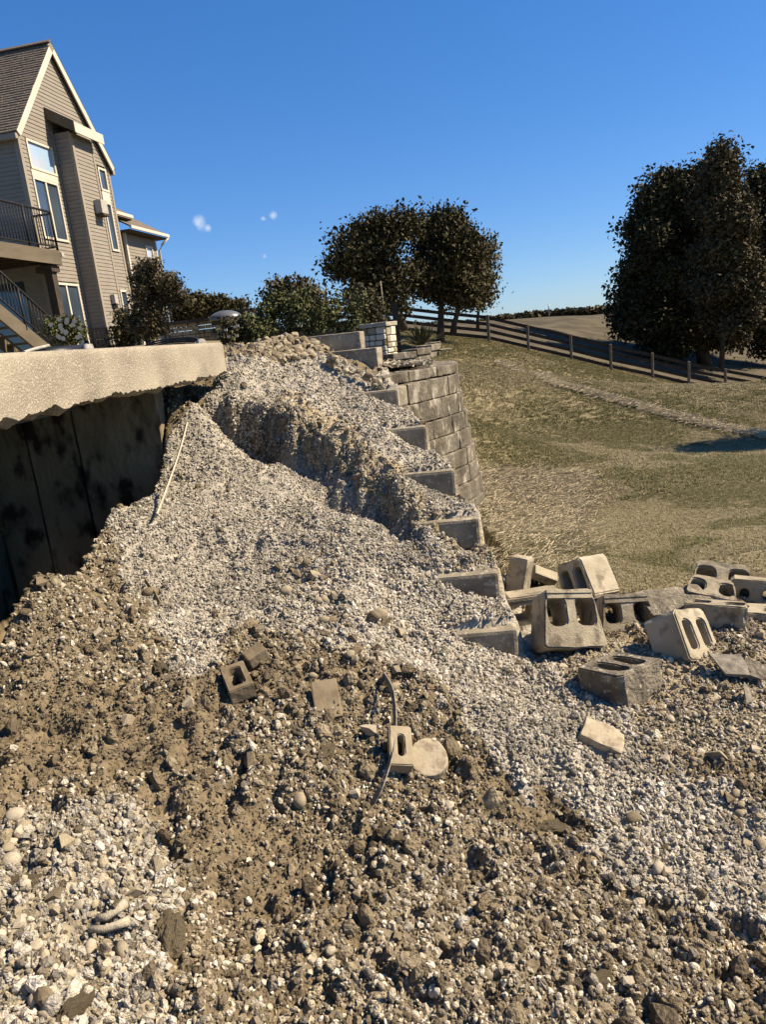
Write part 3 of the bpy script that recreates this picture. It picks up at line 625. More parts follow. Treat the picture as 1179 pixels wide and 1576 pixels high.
# ------------------------------------------------------------------ block retaining wall, broken down in steps
CT = [1.37, 1.25, 1.03, .80, .60, .40, .20, 0.0, -.2, -.4]          # course tops (0 = cap)
PK = {0: at(588, 580, 7.7), 1: atz(612, 598, 1.25), 2: atz(656, 655, 1.03), 3: atz(700, 722, .80), 4: atz(738, 797, .60), 5: atz(768, 880, .40), 6: atz(797, 968, .20)}
PK[7] = Vector((.66, 4.4, 0)); PK[8] = Vector((.68, 5.2, 0))
rd = Vector((.122, 1)).normalized()
def course_path(k):
    P = Vector(PK[k][:2]); T = Vector((1.07 + .03 * k, 9.0)); gy = [3.3, 3.94, 4.42, 5.08, 6.1, 6.9, 7.55]; gx = [.70, .72, .73, .71, .65, .54, .47]
    pts = []; y = P.y; off_ = P.x - float(np.interp(P.y, gy, gx)); b_ = -.035 * (8 - k)
    while y < 7.5:
        w_ = math.exp(-(y - P.y) / .5); pts.append(Vector((float(np.interp(y, gy, gx)) + off_ * w_ + b_ * (1 - w_), y))); y += .08
    if not pts: pts = [P]
    P2 = pts[-1]; A_ = P2 + Vector((-.02, .35)) if len(pts) > 1 else P2 + Vector((.12, .25)); C = T - rd * .75
    for i in range(1, 41):
        t = i / 40; pts.append(P2 * (1 - t) ** 3 + A_ * 3 * t * (1 - t) ** 2 + C * 3 * t * t * (1 - t) + T * t ** 3)
    r_ = 1.9; cen = T + Vector((-rd.y, rd.x)) * r_
    for i in range(1, 20):
        a = i * R(4.2); v = T - cen; pts.append(cen + Vector((v.x * math.cos(a) - v.y * math.sin(a), v.x * math.sin(a) + v.y * math.cos(a))))
    return pts
def resample(pts, s):
    d = 0
    for i in range(len(pts) - 1):
        l = (pts[i + 1] - pts[i]).length
        if d + l >= s: return pts[i].lerp(pts[i + 1], (s - d) / l), (pts[i + 1] - pts[i]).normalized()
        d += l
    return pts[-1], (pts[-1] - pts[-2]).normalized()
def make_wall():
    root = empty('retaining_wall', (.8, 8, 0), 'curved grey concrete block retaining wall torn down in steps towards the rubble', 'wall')
    rr = random.Random(5)
    for k in range(9):
        pts = course_path(k); tot = sum((pts[i + 1] - pts[i]).length for i in range(len(pts) - 1))
        top = CT[k]; bot = CT[k + 1] + .006 if k else 1.262
        s = 0; j = 0
        while s < tot - .1:
            ln = (.52 if k == 0 else .43) * rr.uniform(.92, 1.08)
            if j == 0: ln = .40 + .13 * (k % 2)
            e = min(s + ln, tot); a, ta = resample(pts, s + .003); b, tb = resample(pts, e - .003); m_, tm = resample(pts, (s + e) / 2)
            off = -.02 if k == 0 else rr.uniform(-.006, .006)
            na, nb, nm_ = [Vector((t.y, -t.x)) for t in (ta, tb, tm)]
            dep = .40 if k == 0 else .42
            if j == 0 and k > 0:      # the sawn off end unit shows its smooth side
                inn = Vector((-1, .06)); ww = .70 if k < 3 else .42
                fp = [a, m_, b, b + inn * ww, a + inn * ww]
                nm, mt = 'end_block', M['fin']
            else:
                fp = [a - na * off, m_ - nm_ * off, b - nb * off, b - nb * dep, a - na * dep]
                nm, mt = ('cap_block', M['wall_face']) if k == 0 else ('wall_block', M['wall_face'])
            mb = MB(); mb.prism([(p.x, p.y, bot) for p in fp], [(p.x, p.y, top - rr.uniform(0, .004)) for p in fp]); me = mb.mesh(nm, mt)
            bevel_mesh(me, .022 if j == 0 and k else .012, 2)
            roughen(me, 2 if j else 3, .003 if nm == 'end_block' else .010, k * 7 + j, 14)
            link(nm, me, root); s = e; j += 1
make_wall()
def box_thing(name, label, cat, c, size, ax, m, amp=.006, bev=.02, group=None, seed=1, cuts=3):
    """ax = (x axis, z axis) directions"""
    z = Vector(ax[1]).normalized(); x = Vector(ax[0]); x = (x - z * x.dot(z)).normalized(); y = z.cross(x)
    mb = MB(); mb.box((0, 0, 0), size); me = mb.mesh(name, m); bevel_mesh(me, bev, 2); roughen(me, cuts, amp, seed, 16)
    o = link(name, me); o.matrix_world = Matrix.Translation(c) @ Matrix((x, y, z)).transposed().to_4x4()
    return tag(o, label, cat, group)
a, b = at(497, 545, 8.35), at(584, 535, 8.15)
box_thing('concrete_block', 'long grey concrete block on the crest just left of the stone pillar', 'concrete block', (a + b) / 2 + Vector((0, .1, -.2)), ((b - a).length, .22, .42), (b - a, (0, 0, 1)), M['fin'], seed=4)
a, b = at(462, 520, 9.1), at(557, 512, 8.9)
box_thing('concrete_block', 'grey concrete block at the top of the steps, below the green shrubs', 'concrete block', (a + b) / 2 + Vector((0, .1, -.14)), ((b - a).length, .22, .30), (b - a, (0, 0, 1)), M['fin'], seed=9)
# low inner wall of the bed, and loose caps
def low_wall():
    root = empty('low_bed_wall', at(640, 545, 9.6), 'low two course block wall in front of the yucca', 'wall')
    P = [at(604, 549, 9.3), at(640, 541, 9.5), at(662, 535, 9.8), at(676, 529, 10.3), at(676, 527, 11)]
    for c in range(2):
        for i in range(len(P) - 1):
            a, b = P[i], P[i + 1]; z1 = (a.z + b.z) / 2 + .02 - c * .085; n = Vector((b.y - a.y, a.x - b.x, 0)).normalized(); q = (b - a) * .012; q.z = 0; off = n * (.02 if c == 0 else 0)
            fp = [a + q + off, b - q + off, b - q - n * .2, a + q - n * .2]
            mb = MB(); mb.prism([(p.x, p.y, z1 - .08) for p in fp], [(p.x, p.y, z1) for p in fp]); me = mb.mesh('wall_block', M['wall_face']); bevel_mesh(me, .01, 2); roughen(me, 2, .006, i + c * 3, 20); link('wall_block', me, root)
low_wall()
box_thing('loose_cap_block', 'small loose grey block lying in the leaves on top of the wall', 'concrete block', at(628, 560, 8.4), (.24, .14, .055), ((1, .25, 0), (0, 0, 1)), M['wall_face'], seed=2)
box_thing('loose_cap_block', 'flat pale cap stone lying at the far end of the low wall', 'cap stone', at(685, 538, 10.2), (.16, .14, .03), ((1, .1, 0), (0, 0, 1)), M['block'], seed=3)

# ------------------------------------------------------------------ hollow wall blocks lying at the foot
def hollow_mesh(L, D, H, m, seed, core=(.105, .17), gap=.075, taper=.03, amp=.005, coff=0, rails=False):
    bm = bmesh.new()
    def loop(pts):
        vs = [bm.verts.new((x, y, 0)) for x, y in pts]
        return [bm.edges.new((vs[i], vs[(i + 1) % len(vs)])) for i in range(len(vs))]
    c = .02; x, y = L / 2, D / 2; t = taper
    outer = [(-x + c, -y), (x - c, -y), (x, -y + c), (x - t, y - c), (x - t - c, y), (-x + t + c, y), (-x + t, y - c), (-x, -y + c)]
    es = loop(outer)
    for s in (-1, 1):
        cx = s * (gap / 2 + core[0] / 2); pts = []
        for qx, qy, a0 in ((1, 1, 0), (-1, 1, 90), (-1, -1, 180), (1, -1, 270)):
            r_ = min(.035, core[0] * .42, core[1] * .42)
            for k in range(4):
                a = R(a0 + k * 30); pts.append((cx + qx * (core[0] / 2 - r_) + r_ * math.cos(a), coff + qy * (core[1] / 2 - r_) + r_ * math.sin(a)))
        es += loop(pts)
    bmesh.ops.triangle_fill(bm, use_beauty=True, edges=es)
    top = bmesh.ops.extrude_face_region(bm, geom=bm.faces[:])
    bmesh.ops.translate(bm, vec=(0, 0, H), verts=[v for v in top['geom'] if isinstance(v, bmesh.types.BMVert)])
    bmesh.ops.translate(bm, vec=(0, 0, -H / 2), verts=bm.verts); bmesh.ops.recalc_face_normals(bm, faces=bm.faces)
    es = [e for e in bm.edges if e.is_manifold and e.calc_face_angle(0) > .9]
    bmesh.ops.bevel(bm, geom=es, offset=.007, segments=2, affect='EDGES')
    from mathutils import noise as mn
    bmesh.ops.triangulate(bm, faces=bm.faces)
    bmesh.ops.subdivide_edges(bm, edges=[e for e in bm.edges if e.calc_length() > .06], cuts=1)
    bmesh.ops.subdivide_edges(bm, edges=[e for e in bm.edges if e.calc_length() > .05], cuts=1)
    bm.normal_update()
    for v in bm.verts:
        a2 = amp * (3.2 if v.co.y < -D / 2 + .012 else 1)
        v.co += v.normal * (mn.noise(v.co * 16 + Vector((seed, 0, 0))) + .6 * mn.noise(v.co * 45 + Vector((seed, 0, 0)))) * a2
    if rails:      # moulded ridges along the back edge
        for yy, hh in ((D / 2 - .012, .007), (D / 2 - .040, .005)):
            g_ = bmesh.ops.create_cube(bm, size=1); 
            for v in g_['verts']: v.co = Vector((v.co.x * (L - taper * 2 - .01), yy - .004 + v.co.y * .018, H / 2 + v.co.z * hh * 2))
    bmesh.ops.triangulate(bm, faces=[f for f in bm.faces if len(f.verts) > 4])
    me = bpy.data.meshes.new('hollow_block'); bm.to_mesh(me); bm.free(); me.materials.append(m); return me
def hollow(label, px, py, Y, Ldir, Hdir, dims=(.42, .30, .20), m='block', seed=1, group='loose hollow wall blocks', **k):
    me = hollow_mesh(*dims, M[m], seed, **k); o = link('hollow_block', me)
    z = Vector(Hdir).normalized(); x = Vector(Ldir); x = (x - z * x.dot(z)).normalized(); y = z.cross(x)
    o.matrix_world = Matrix.Translation(at(px, py, Y)) @ Matrix((x, y, z)).transposed().to_4x4()
    return tag(o, label, 'concrete block', group)
hollow('large hollow block propped up with its two open cores facing the viewer', 870, 957, 3.72, (.97, .16, -.16), (.22, -.80, .52), (.36, .32, .20), seed=2, core=(.105, .155), coff=.035, taper=.045, gap=.06, rails=True)
hollow('pale hollow block tipped on its edge with two narrow slots, right of the stained block', 1050, 984, 3.52, (.78, .50, -.25), (.55, -.62, .52), (.28, .27, .20), 'block_pale', 3, core=(.07, .155), gap=.05, taper=.01)
hollow('dark stained hollow block half sunk in gravel with its slots facing up', 956, 1053, 3.22, (.84, .52, -.10), (-.04, .16, .98), (.30, .28, .21), 'block_dark', 4, core=(.07, .19), gap=.045, taper=.0)
hollow('hollow block balanced on the others with its rough tan face lit', 903, 892, 4.3, (.50, -.72, .42), (-.80, -.45, .12), (.28, .26, .22), 'block_pale', 5, core=(.07, .16), gap=.04, amp=.006)
hollow('low hollow block between the propped block and the flat rough one', 960, 945, 3.98, (1, .1, -.12), (.0, -.85, .45), (.32, .22, .18), 'block', 6, core=(.09, .12), rails=True)
hollow('hollow block lying behind the propped block beside the last wall step', 822, 934, 4.1, (1, 0, .03), (.0, -1, .12), (.40, .19, .18), 'block', 7, core=(.12, .10), rails=True)
box_thing('leaning_block', 'narrow block standing aslant behind the wall end, one side dark and one lit', 'concrete block', at(800, 884, 4.5), (.13, .12, .24), ((.80, -.58, -.2), (.22, .10, .97)), M['block'], .006, .02, 'loose hollow wall blocks', 8)
box_thing('leaning_block', 'small block leaning next to the corrugated pipe', 'concrete block', at(838, 886, 4.62), (.17, .08, .07), ((.85, .1, -.55), (.4, -.5, .7)), M['block_pale'], .004, .01, 'loose hollow wall blocks', 9)
box_thing('rough_block', 'flat grey block with a rough split face lying between the hollow blocks', 'concrete block', at(1040, 936, 3.98), (.40, .24, .13), ((1, .1, -.03), (.05, -.25, .95)), M['block_dark'], .014, .01, 'loose hollow wall blocks', 3, 4)
hollow('hollow block on its side right behind the tipped pale block', 1106, 950, 3.78, (.72, -.68, -.02), (.0, .12, 1), (.34, .13, .17), 'block', 11, core=(.10, .05))
hollow('hollow block cut by the right edge, in front of the farther pair', 1163, 957, 3.86, (.78, -.62, .0), (.0, .12, 1), (.36, .22, .16), 'block_pale', 12, core=(.09, .12))
hollow('hollow block second from the row end, its upper edge broken, against the lawn', 1110, 896, 4.32, (.90, -.42, -.06), (-.15, -.62, .78), (.36, .22, .13), 'block', 13, core=(.11, .13))
hollow('hollow block leaning in front of the broken edged one', 1094, 914, 4.05, (.88, -.46, -.1), (.0, -.40, .9), (.28, .18, .12), 'block', 14, core=(.08, .10))
hollow('hollow block at the right edge with both cores facing the viewer', 1164, 912, 4.12, (.86, -.50, -.04), (-.45, -.85, .16), (.34, .17, .14), 'block', 15, core=(.05, .06), gap=.07)
def corrugated(name, label, P0, P1, rad, n, m, cat='pipe'):
    P0, P1 = Vector(P0), Vector(P1); pts, rs = [], []
    for i in range(n * 4 + 1):
        pts.append(P0.lerp(P1, i / (n * 4))); rs.append(rad * (1 if i % 4 in (0, 1) else .84))
    return tag(MB().tube(pts, rs, 14).build(name, m), label, cat)
corrugated('drain_pipe', 'short black corrugated drain pipe behind the leaning blocks', at(770, 897, 4.75), at(838, 890, 4.85), .055, 12, M['black_plastic'])

# ------------------------------------------------------------------ bricks and pieces sunk in the rubble
def gz(x, y): return float(terrain_z(np.array([x]), np.array([y]))[0])
def ground_at(px, py):
    d = ray(px, py); lo, hi = .9, 9.0
    ts = np.linspace(lo, hi, 500); x = d[0] / d[1] * ts; zr = d[2] / d[1] * ts + EYE; zt = tps_eval(FIT, x, ts) + lip_add(x, ts)
    k = np.argmax(zr < zt); Y = ts[k]; x_ = d[0] / d[1] * Y; return Vector((x_, Y, gz(x_, Y)))
def gnormal(p):
    e = .12; f = lambda x, y: float(tps_eval(FIT, np.array([x]), np.array([y]))[0])
    return Vector((-(f(p.x + e, p.y) - f(p.x - e, p.y)) / (2 * e), -(f(p.x, p.y + e) - f(p.x, p.y - e)) / (2 * e), 1)).normalized()
def frogged(name, label, px, py, dims, ax, m, slot, up=.02, tilt=(0, 0, 0)):
    L, D, H = dims; bm = bmesh.new()
    vs = [bm.verts.new(q) for q in ((-L / 2, -D / 2, 0), (L / 2, -D / 2, 0), (L / 2, D / 2, 0), (-L / 2, D / 2, 0))]
    es = [bm.edges.new((vs[i], vs[(i + 1) % 4])) for i in range(4)]; sl, sw = slot; pts = []
    for qx, qy, a0 in ((1, 1, 0), (-1, 1, 90), (-1, -1, 180), (1, -1, 270)):
        r_ = min(.012, sw / 2.2)
        for k in range(3): a = R(a0 + k * 45); pts.append((qx * (sl / 2 - r_) + r_ * math.cos(a), qy * (sw / 2 - r_) + r_ * math.sin(a)))
    v2 = [bm.verts.new((x, y, 0)) for x, y in pts]; es += [bm.edges.new((v2[i], v2[(i + 1) % len(v2)])) for i in range(len(v2))]
    bmesh.ops.triangle_fill(bm, use_beauty=True, edges=es); g_ = bmesh.ops.extrude_face_region(bm, geom=bm.faces[:])
    bmesh.ops.translate(bm, vec=(0, 0, H), verts=[v for v in g_['geom'] if isinstance(v, bmesh.types.BMVert)]); bmesh.ops.recalc_face_normals(bm, faces=bm.faces)
    bmesh.ops.bevel(bm, geom=[e for e in bm.edges if e.is_manifold and e.calc_face_angle(0) > .9], offset=.004, segments=2, affect='EDGES')
    me = bpy.data.meshes.new(name); bm.to_mesh(me); bm.free(); me.materials.append(m)
    roughen(me, 2, .0022, len(label), 40)
    p = ground_at(px, py); z = (gnormal(p) + Vector(tilt)).normalized(); x = Vector(ax); x = (x - z * x.dot(z)).normalized(); y = z.cross(x)
    o = link(name, me); o.matrix_world = Matrix.Translation(p + z * up - z * H * .5) @ Matrix((x, y, z)).transposed().to_4x4(); return tag(o, label, 'brick')
frogged('hollow_brick', 'brown brick with a large open slot, leftmost of the three bricks', 369, 1060, (.20, .105, .065), (-.36, .9, .3), M['cobble_brown'], (.135, .052), .045, (-.22, -.05, 0))
frogged('hollow_brick', 'tan brick with a narrow slot lying beside the bent lath', 613, 1170, (.165, .085, .06), (.0, .9, .3), M['cobble'], (.09, .026), .05, (.05, -.2, 0))
o = box_thing('half_buried_brick', 'flat brown brick half buried in the middle of the slope', 'brick', ground_at(503, 1082) + Vector((0, 0, .012)), (.11, .19, .05), ((1, .12, .05), (.08, -.45, .9)), M['cobble_brown'], .004, .006, seed=6)
o = box_thing('brick_fragment', 'small brown brick fragment above the leftmost brick', 'brick', ground_at(395, 1020) + Vector((0, 0, .022)), (.095, .075, .06), ((.8, .5, .1), (-.15, -.3, .9)), M['cobble_brown'], .005, .006, seed=8)
def disc():
    mb = MB(); n = 22; pts = [Vector((.075 * math.cos(2 * math.pi * i / n) * (1 if i % 22 > 4 else .93), .078 * math.sin(2 * math.pi * i / n), 0)) for i in range(n)]
    mb.prism([p + Vector((0, 0, -.025)) for p in pts], [p + Vector((0, 0, .02)) for p in pts]); me = mb.mesh('round_stone_disc', M['disc']); bevel_mesh(me, .007, 2); roughen(me, 2, .003, 3, 30)
    p = ground_at(660, 1172); z = Vector((.06, -.5, .86)).normalized(); x = Vector((1, 0, 0)); x = (x - z * x.dot(z)).normalized(); o = link('round_stone_disc', me); o.matrix_world = Matrix.Translation(p + z * .022) @ Matrix((x, z.cross(x), z)).transposed().to_4x4()
    tag(o, 'round flat pale tan stone disc right of the slotted brick', 'stone')
disc()
def lath(name, label, P, w, th, m):
    mb = MB(); n = len(P); vs = []
    for i, p in enumerate(P):
        d = (P[min(i + 1, n - 1)] - P[max(i - 1, 0)]).normalized(); s = d.cross(Vector((-.75, -.5, .45))).normalized(); u = s.cross(d).normalized()
        vs += [p + s * w / 2 + u * th / 2, p - s * w / 2 + u * th / 2, p - s * w / 2 - u * th / 2, p + s * w / 2 - u * th / 2]
    fs = [(i * 4 + k, i * 4 + (k + 1) % 4, i * 4 + 4 + (k + 1) % 4, i * 4 + 4 + k) for i in range(n - 1) for k in range(4)] + [(3, 2, 1, 0), (n * 4 - 4, n * 4 - 3, n * 4 - 2, n * 4 - 1)]
    mb.add(vs, fs); return tag(mb.build(name, m), label, 'strip')
def smooth_path(K, n=24):
    out = []
    for i in range(n):
        t = i / (n - 1) * (len(K) - 1); j = min(int(t), len(K) - 2); f = t - j
        p0, p1, p2, p3 = K[max(j - 1, 0)], K[j], K[j + 1], K[min(j + 2, len(K) - 1)]
        out.append(.5 * ((2 * p1) + (p2 - p0) * f + (2 * p0 - 5 * p1 + 4 * p2 - p3) * f * f + (3 * p1 - p0 - 3 * p2 + p3) * f ** 3))
    return out
K = [ground_at(a, b) + Vector((0, 0, h)) for a, b, h in ((594, 1046, .01), (604, 1075, .06), (607, 1120, .09), (600, 1165, .09), (586, 1205, .07), (570, 1242, .01))]
Kx = [at(a, b, k.y - .10 * (0 if a in (590, 569) else 1)) for (a, b), k in zip([(590, 1038), (604, 1065), (608, 1115), (602, 1165), (588, 1207), (569, 1244)], K)]
lath('bent_lath', 'thin pale bent wooden strip standing out of the rubble by the slotted brick', smooth_path(Kx), .022, .005, M['weathered'])
Kx = [at(a, b, Y) for a, b, Y in ((287, 652, 5.9), (277, 690, 5.5), (262, 735, 5.05), (240, 794, 4.5))]
lath('wooden_lath', 'thin straight wooden lath leaning on the gravel beside the void', smooth_path(Kx), .035, .012, M['lath'])
lath('broken_lath', 'short curved piece of lath half buried near the pale gravel edge', [ground_at(a, b) + Vector((0, 0, .03)) for a, b in ((225, 905), (238, 915), (246, 932))], .02, .006, M['cobble_brown'])
def bone_pieces():
    for lab, pts, r_ in (('longer pale broken pipe piece lying on the pale gravel', [(135, 1424), (160, 1424), (200, 1420)], .0105), ('shorter pale pipe piece above the longer one, with a flared end', [(148, 1412), (165, 1411), (186, 1408), (194, 1404)], .012), ):
        P = [ground_at(*q) + Vector((0, 0, .022)) for q in pts]
        mb = MB().tube(P, [r_ * .8] + [r_] * (len(P) - 2) + [r_ * 1.25], 10); me = mb.mesh('broken_pipe', M['lath']); roughen(me, 1, .0012, 2, 60); tag(link('broken_pipe', me), lab, 'pipe piece')
bone_pieces()
def sheet(label, pts, m, cat):
    P = [Vector(p) for p in pts]; c = sum(P, Vector()) / len(P); mb = MB(); n = len(P)
    mb.prism([p - Vector((0, 0, .006)) for p in P], list(P)); me = mb.mesh('torn_sheet', m); roughen(me, 2, .01, len(label), 9); tag(link('torn_sheet', me), label, cat)
for lab, pp, Y, m in (('curled dark sheet scrap on the gravel right of the pale block', [(1092, 1036, .10), (1140, 1034, .09), (1160, 1052, .03), (1118, 1052, .04)], 3.2, 'weathered'),
                      ('second dark scrap at the right edge of the gravel', [(1148, 1036, .08), (1182, 1045, .05), (1176, 1056, .02), (1140, 1050, .04)], 3.2, 'block_dark'),
                      ('small torn scrap below the two larger dark scraps', [(1146, 1068, .05), (1160, 1085, .01), (1150, 1090, .01)], 3.0, 'weathered')):
    P = [atz(a, b, 0.0) for a, b, h in pp]; P = [Vector((p.x, p.y, .015 + h * .9)) for p, (a, b, h) in zip(P, pp)]; sheet(lab, P, M[m], 'scrap')

# individual rocks one can pick out
RM = [rock_mesh('rock', 500 + i, 'round') for i in range(10)] + [rock_mesh('rock', 600 + i, 'sharp') for i in range(6)]
RMV = {}
def rock(px, py, wpx, m='cobble', asp=.75, label=None, group=None, P=None, seed=None, sharp=None, name='rock', lift=.25, cat='rock'):
    p = P if P is not None else ground_at(px, py); r = random.Random(seed if seed is not None else int(px * 7 + py)); s = wpx / 2 * p.y / F_PX * 1.05
    k = (r.randrange(10) if r.random() < .35 else 10 + r.randrange(6)) if not sharp else 10 + r.randrange(6)
    if (k, m) not in RMV: me = RM[k].copy(); me.materials.clear(); me.materials.append(M[m]); RMV[k, m] = me
    o = link(name, RMV[k, m]); n = gnormal(p) if P is None else Vector((0, -.3, 1)).normalized()
    o.matrix_world = Matrix.Translation(p + n * s * lift) @ n.to_track_quat('Z', 'Y').to_matrix().to_4x4() @ Matrix.Rotation(r.uniform(0, 6.28), 4, 'Z') @ Matrix.Diagonal((s * 1.05, s * 1.05 * asp / .75, s * 1.2, 1))
    return tag(o, label, cat, group)
rock(567, 1130, 34, 'cobble_pale', label='pale wedge shaped stone left of the bent lath', sharp=True, lift=.5)
rock(604, 1048, 30, 'cobble', label='rounded tan stone at the upper end of the bent lath')
o = box_thing('flat_stone_slab', 'flat pale tan broken slab lying on the gravel below the stained block', 'slab', ground_at(927, 1138) + Vector((0, 0, .035)), (.17, .115, .045), ((.86, -.42, -.22), (.25, -.38, .88)), M['disc'], .012, .01, seed=12)
for a, b, w, m, lab in [(97, 1310, 44, 'cobble', 'angular tan rock in the pale gravel at the lower left'), (205, 1382, 34, 'cobble', 'wedge of tan rock just above the short pipe piece'), (158, 1358, 32, 'cobble_pale', 'pale tan rock up and left of the pipe pieces'),
                        (70, 1545, 54, 'cobble_brown', 'big brown rock at the bottom edge of the picture'), (88, 1383, 46, 'cobble_brown', 'brown rock left of the pipe pieces'), (198, 1119, 30, 'cobble', 'square tan stone in the dirt on the left slope'), (152, 983, 24, 'cobble_pale', 'pale stone alone in the dirt left of the gravel tongue'),
                        (440, 912, 24, 'cobble', 'round brown stone left of the cobble scatter'), (968, 1528, 44, 'cobble_pale', 'pale cracked rock near the bottom right'), (1145, 1415, 26, 'cobble_pale', 'pale rock near the right edge'), (1058, 1432, 26, 'block_dark', 'grey angular rock near the lower right'), (1093, 1432, 28, 'block_dark', 'dark grey rock beside the angular one at lower right'),
                        (1145, 1380, 22, 'cobble', 'brown faceted rock right of centre near the edge'), (880, 1423, 28, 'cobble', 'flat tan chip in the gravel bottom right'), (1105, 1168, 34, 'cobble', 'long tan cobble at the edge of the bare soil'), (975, 1262, 28, 'cobble_brown', 'brown flat cobble in the right gravel'), (1013, 1338, 26, 'cobble_pale', 'pale block shaped stone on the right gravel'),
                        (292, 1100, 30, 'cobble_pale', 'pale lump of stone left of the leftmost brick'), (385, 1175, 34, 'cobble_brown', 'round brown stone in the dirt below the leftmost brick'), (460, 1228, 28, 'cobble', 'tan stone halfway down the centre slope'), (548, 1232, 24, 'cobble_pale', 'pale stone left of the foot of the bent lath'), (690, 1255, 32, 'cobble_pale', 'pale rough stone below the round disc'),
                        (230, 912, 26, 'cobble_brown', 'reddish brown stone at the edge of the pale gravel'), (160, 1425, 10, 'cobble_brown', 'small brown stone between the pipe pieces'), (60, 905, 28, 'cobble_brown', 'dark stone in the cobbles under the slab end at left'), (800, 912, 6, 'cobble', 'little stone beside the last step')]:
    rock(a, b, w, m, label=lab, sharp=(w > 28), lift=.3)
# brown clods of packed earth
for a, b, w, lab in [(262, 1436, 105, 'largest lump of packed brown earth right of the pipe pieces'), (118, 1555, 70, 'lump of packed earth at the bottom edge'), (35, 1360, 60, 'long earth lump in the pale gravel at the left edge'), (600, 1290, 60, 'earth lump under the foot of the bent lath'), (845, 1268, 56, 'dark earth lump in the right gravel'),
                     (500, 1155, 50, 'earth lump below the half buried brick'), (250, 1030, 44, 'earth lump at the tip of the pale gravel'), (40, 1205, 62, 'flat earth patch near the left edge'), (920, 1510, 60, 'earth lump in the lower right'), (1010, 1400, 50, 'dark earth lump above the lower right hollow'), (455, 1130, 40, 'earth lump left of the half buried brick'), (560, 1430, 50, 'earth lump in the bottom middle')]:
    p = ground_at(a, b); r = random.Random(a); s = w / 2 * p.y / F_PX; me = rock_mesh('earth_lump', 900 + a, 'clod'); me.materials.append(M['earth'] if 'earth' in M else M.setdefault('earth', mat('earth', noisy((.155, .12, .073), (.25, .20, .125), 12, 8, bump=1.0, bscale=25, bdist=.02), rough=1, spec=.05)))
    roughen(me, 2, .16, a, 3); me.materials.clear(); me.materials.append(M['earth'])
    o = link('earth_lump', me); o.matrix_world = Matrix.Translation(p + Vector((0, 0, s * .05))) @ Matrix.Rotation(r.uniform(0, 6), 4, 'Z') @ Matrix.Diagonal((s * 1.1, s * .75, s * .65, 1)); tag(o, lab, 'earth lump')
# cobbles: heaps of look-alikes
LIT_V, LIT_F, LIT_S = {}, {}, []
def litter_rock(P, wpx, m, asp, r):
    k = r.randrange(16); me = RM[k]; n = len(me.vertices)
    if k not in LIT_V:
        co = np.empty(n * 3, np.float32); me.vertices.foreach_get('co', co); LIT_V[k] = co.reshape(-1, 3); LIT_F[k] = [tuple(p.vertices) for p in me.polygons]
    s_ = wpx / 2 * P.y / F_PX * 1.05; Mx = np.array(Matrix.Rotation(r.uniform(0, 6.28), 3, 'Z') @ Matrix.Rotation(r.uniform(-.4, .4), 3, 'X')); c = LIT_V[k] * [s_, s_ * asp / .75, s_ * 1.1]
    LIT_S.append((c @ Mx.T + np.array(P) + [0, 0, s_ * .25], LIT_F[k], m))
def cobbles(n, area, wr, lab, grp, seed, mats=('cobble', 'cobble', 'cobble_brown', 'cobble_pale'), heap=0.0, Y=None, extra=0):
    r = random.Random(seed); t = 0; pl = np.array(area); pts = []
    while len(pts) < n + extra and t < (n + extra) * 30:
        t += 1; a, b = r.uniform(pl[:, 0].min(), pl[:, 0].max()), r.uniform(pl[:, 1].min(), pl[:, 1].max())
        if in_poly(np.array([a]), np.array([b]), area)[0]: pts.append((r.uniform(*wr) * r.uniform(.8, 1.15), a, b))
    pts.sort(reverse=True)
    for k, (w_, a, b) in enumerate(pts):
        P = at(a, b, Y(a, b)) if Y else None; m_, q_ = r.choice(mats), r.uniform(.55, .85)
        if k < n: rock(a, b, w_, m_, q_, lab, grp, P=P, seed=seed * 1000 + k, name='cobble', cat='cobble')
        else: litter_rock(P or ground_at(a, b), w_, m_, q_, r)
heapY = lambda a, b: 7.15 + (578 - b) / 50 * 1.1 + max(0, (a - 440)) * .006
cobbles(105, [(352, 570), (352, 538), (375, 532), (420, 521), (452, 517), (500, 534), (506, 545), (470, 552), (430, 556), (400, 570)], (7, 16), 'tan cobble in the heap on the crest beside the slab end', 'cobbles heaped on the crest', 31, extra=330, Y=heapY, mats=('cobble', 'cobble_brown', 'cobble', 'cobble', 'cobble_brown'))
cobbles(20, [(505, 545), (520, 552), (560, 572), (590, 592), (585, 603), (545, 590), (500, 560)], (7, 15), 'tan cobble in the line below the long grey block', 'cobbles below the grey block', 32, extra=20, Y=lambda a, b: 8.0 - (a - 505) * .006 - .15)
cobbles(30, [(425, 880), (440, 860), (530, 865), (540, 930), (530, 975), (500, 975), (480, 930), (430, 905)], (8, 21), 'brown cobble in the scatter midway down the gravel', 'cobbles scattered midway down the gravel', 33, extra=10, mats=('cobble_brown', 'cobble', 'cobble_brown'))
cobbles(10, [(560, 935), (610, 935), (620, 965), (560, 965)], (9, 26), 'tan cobble in the small group right of the brown scatter', 'cobbles right of the brown scatter', 34)
cobbles(20, [(5, 900), (60, 880), (120, 850), (150, 830), (165, 860), (90, 905), (20, 925)], (8, 20), 'tan cobble in the row at the foot of the void', 'cobbles at the foot of the void', 35, extra=10)
cobbles(34, [(330, 960), (480, 960), (700, 1050), (720, 1110), (560, 1090), (400, 1010), (300, 1000)], (9, 20), 'brown cobble strewn above the bricks', 'cobbles strewn above the bricks', 36, extra=30, mats=('cobble_brown', 'cobble', 'cobble'))
cobbles(20, [(950, 1150), (1179, 1150), (1179, 1320), (1060, 1250)], (10, 24), 'tan cobble on the right gravel below the bare soil', 'cobbles on the right gravel', 37, extra=25)
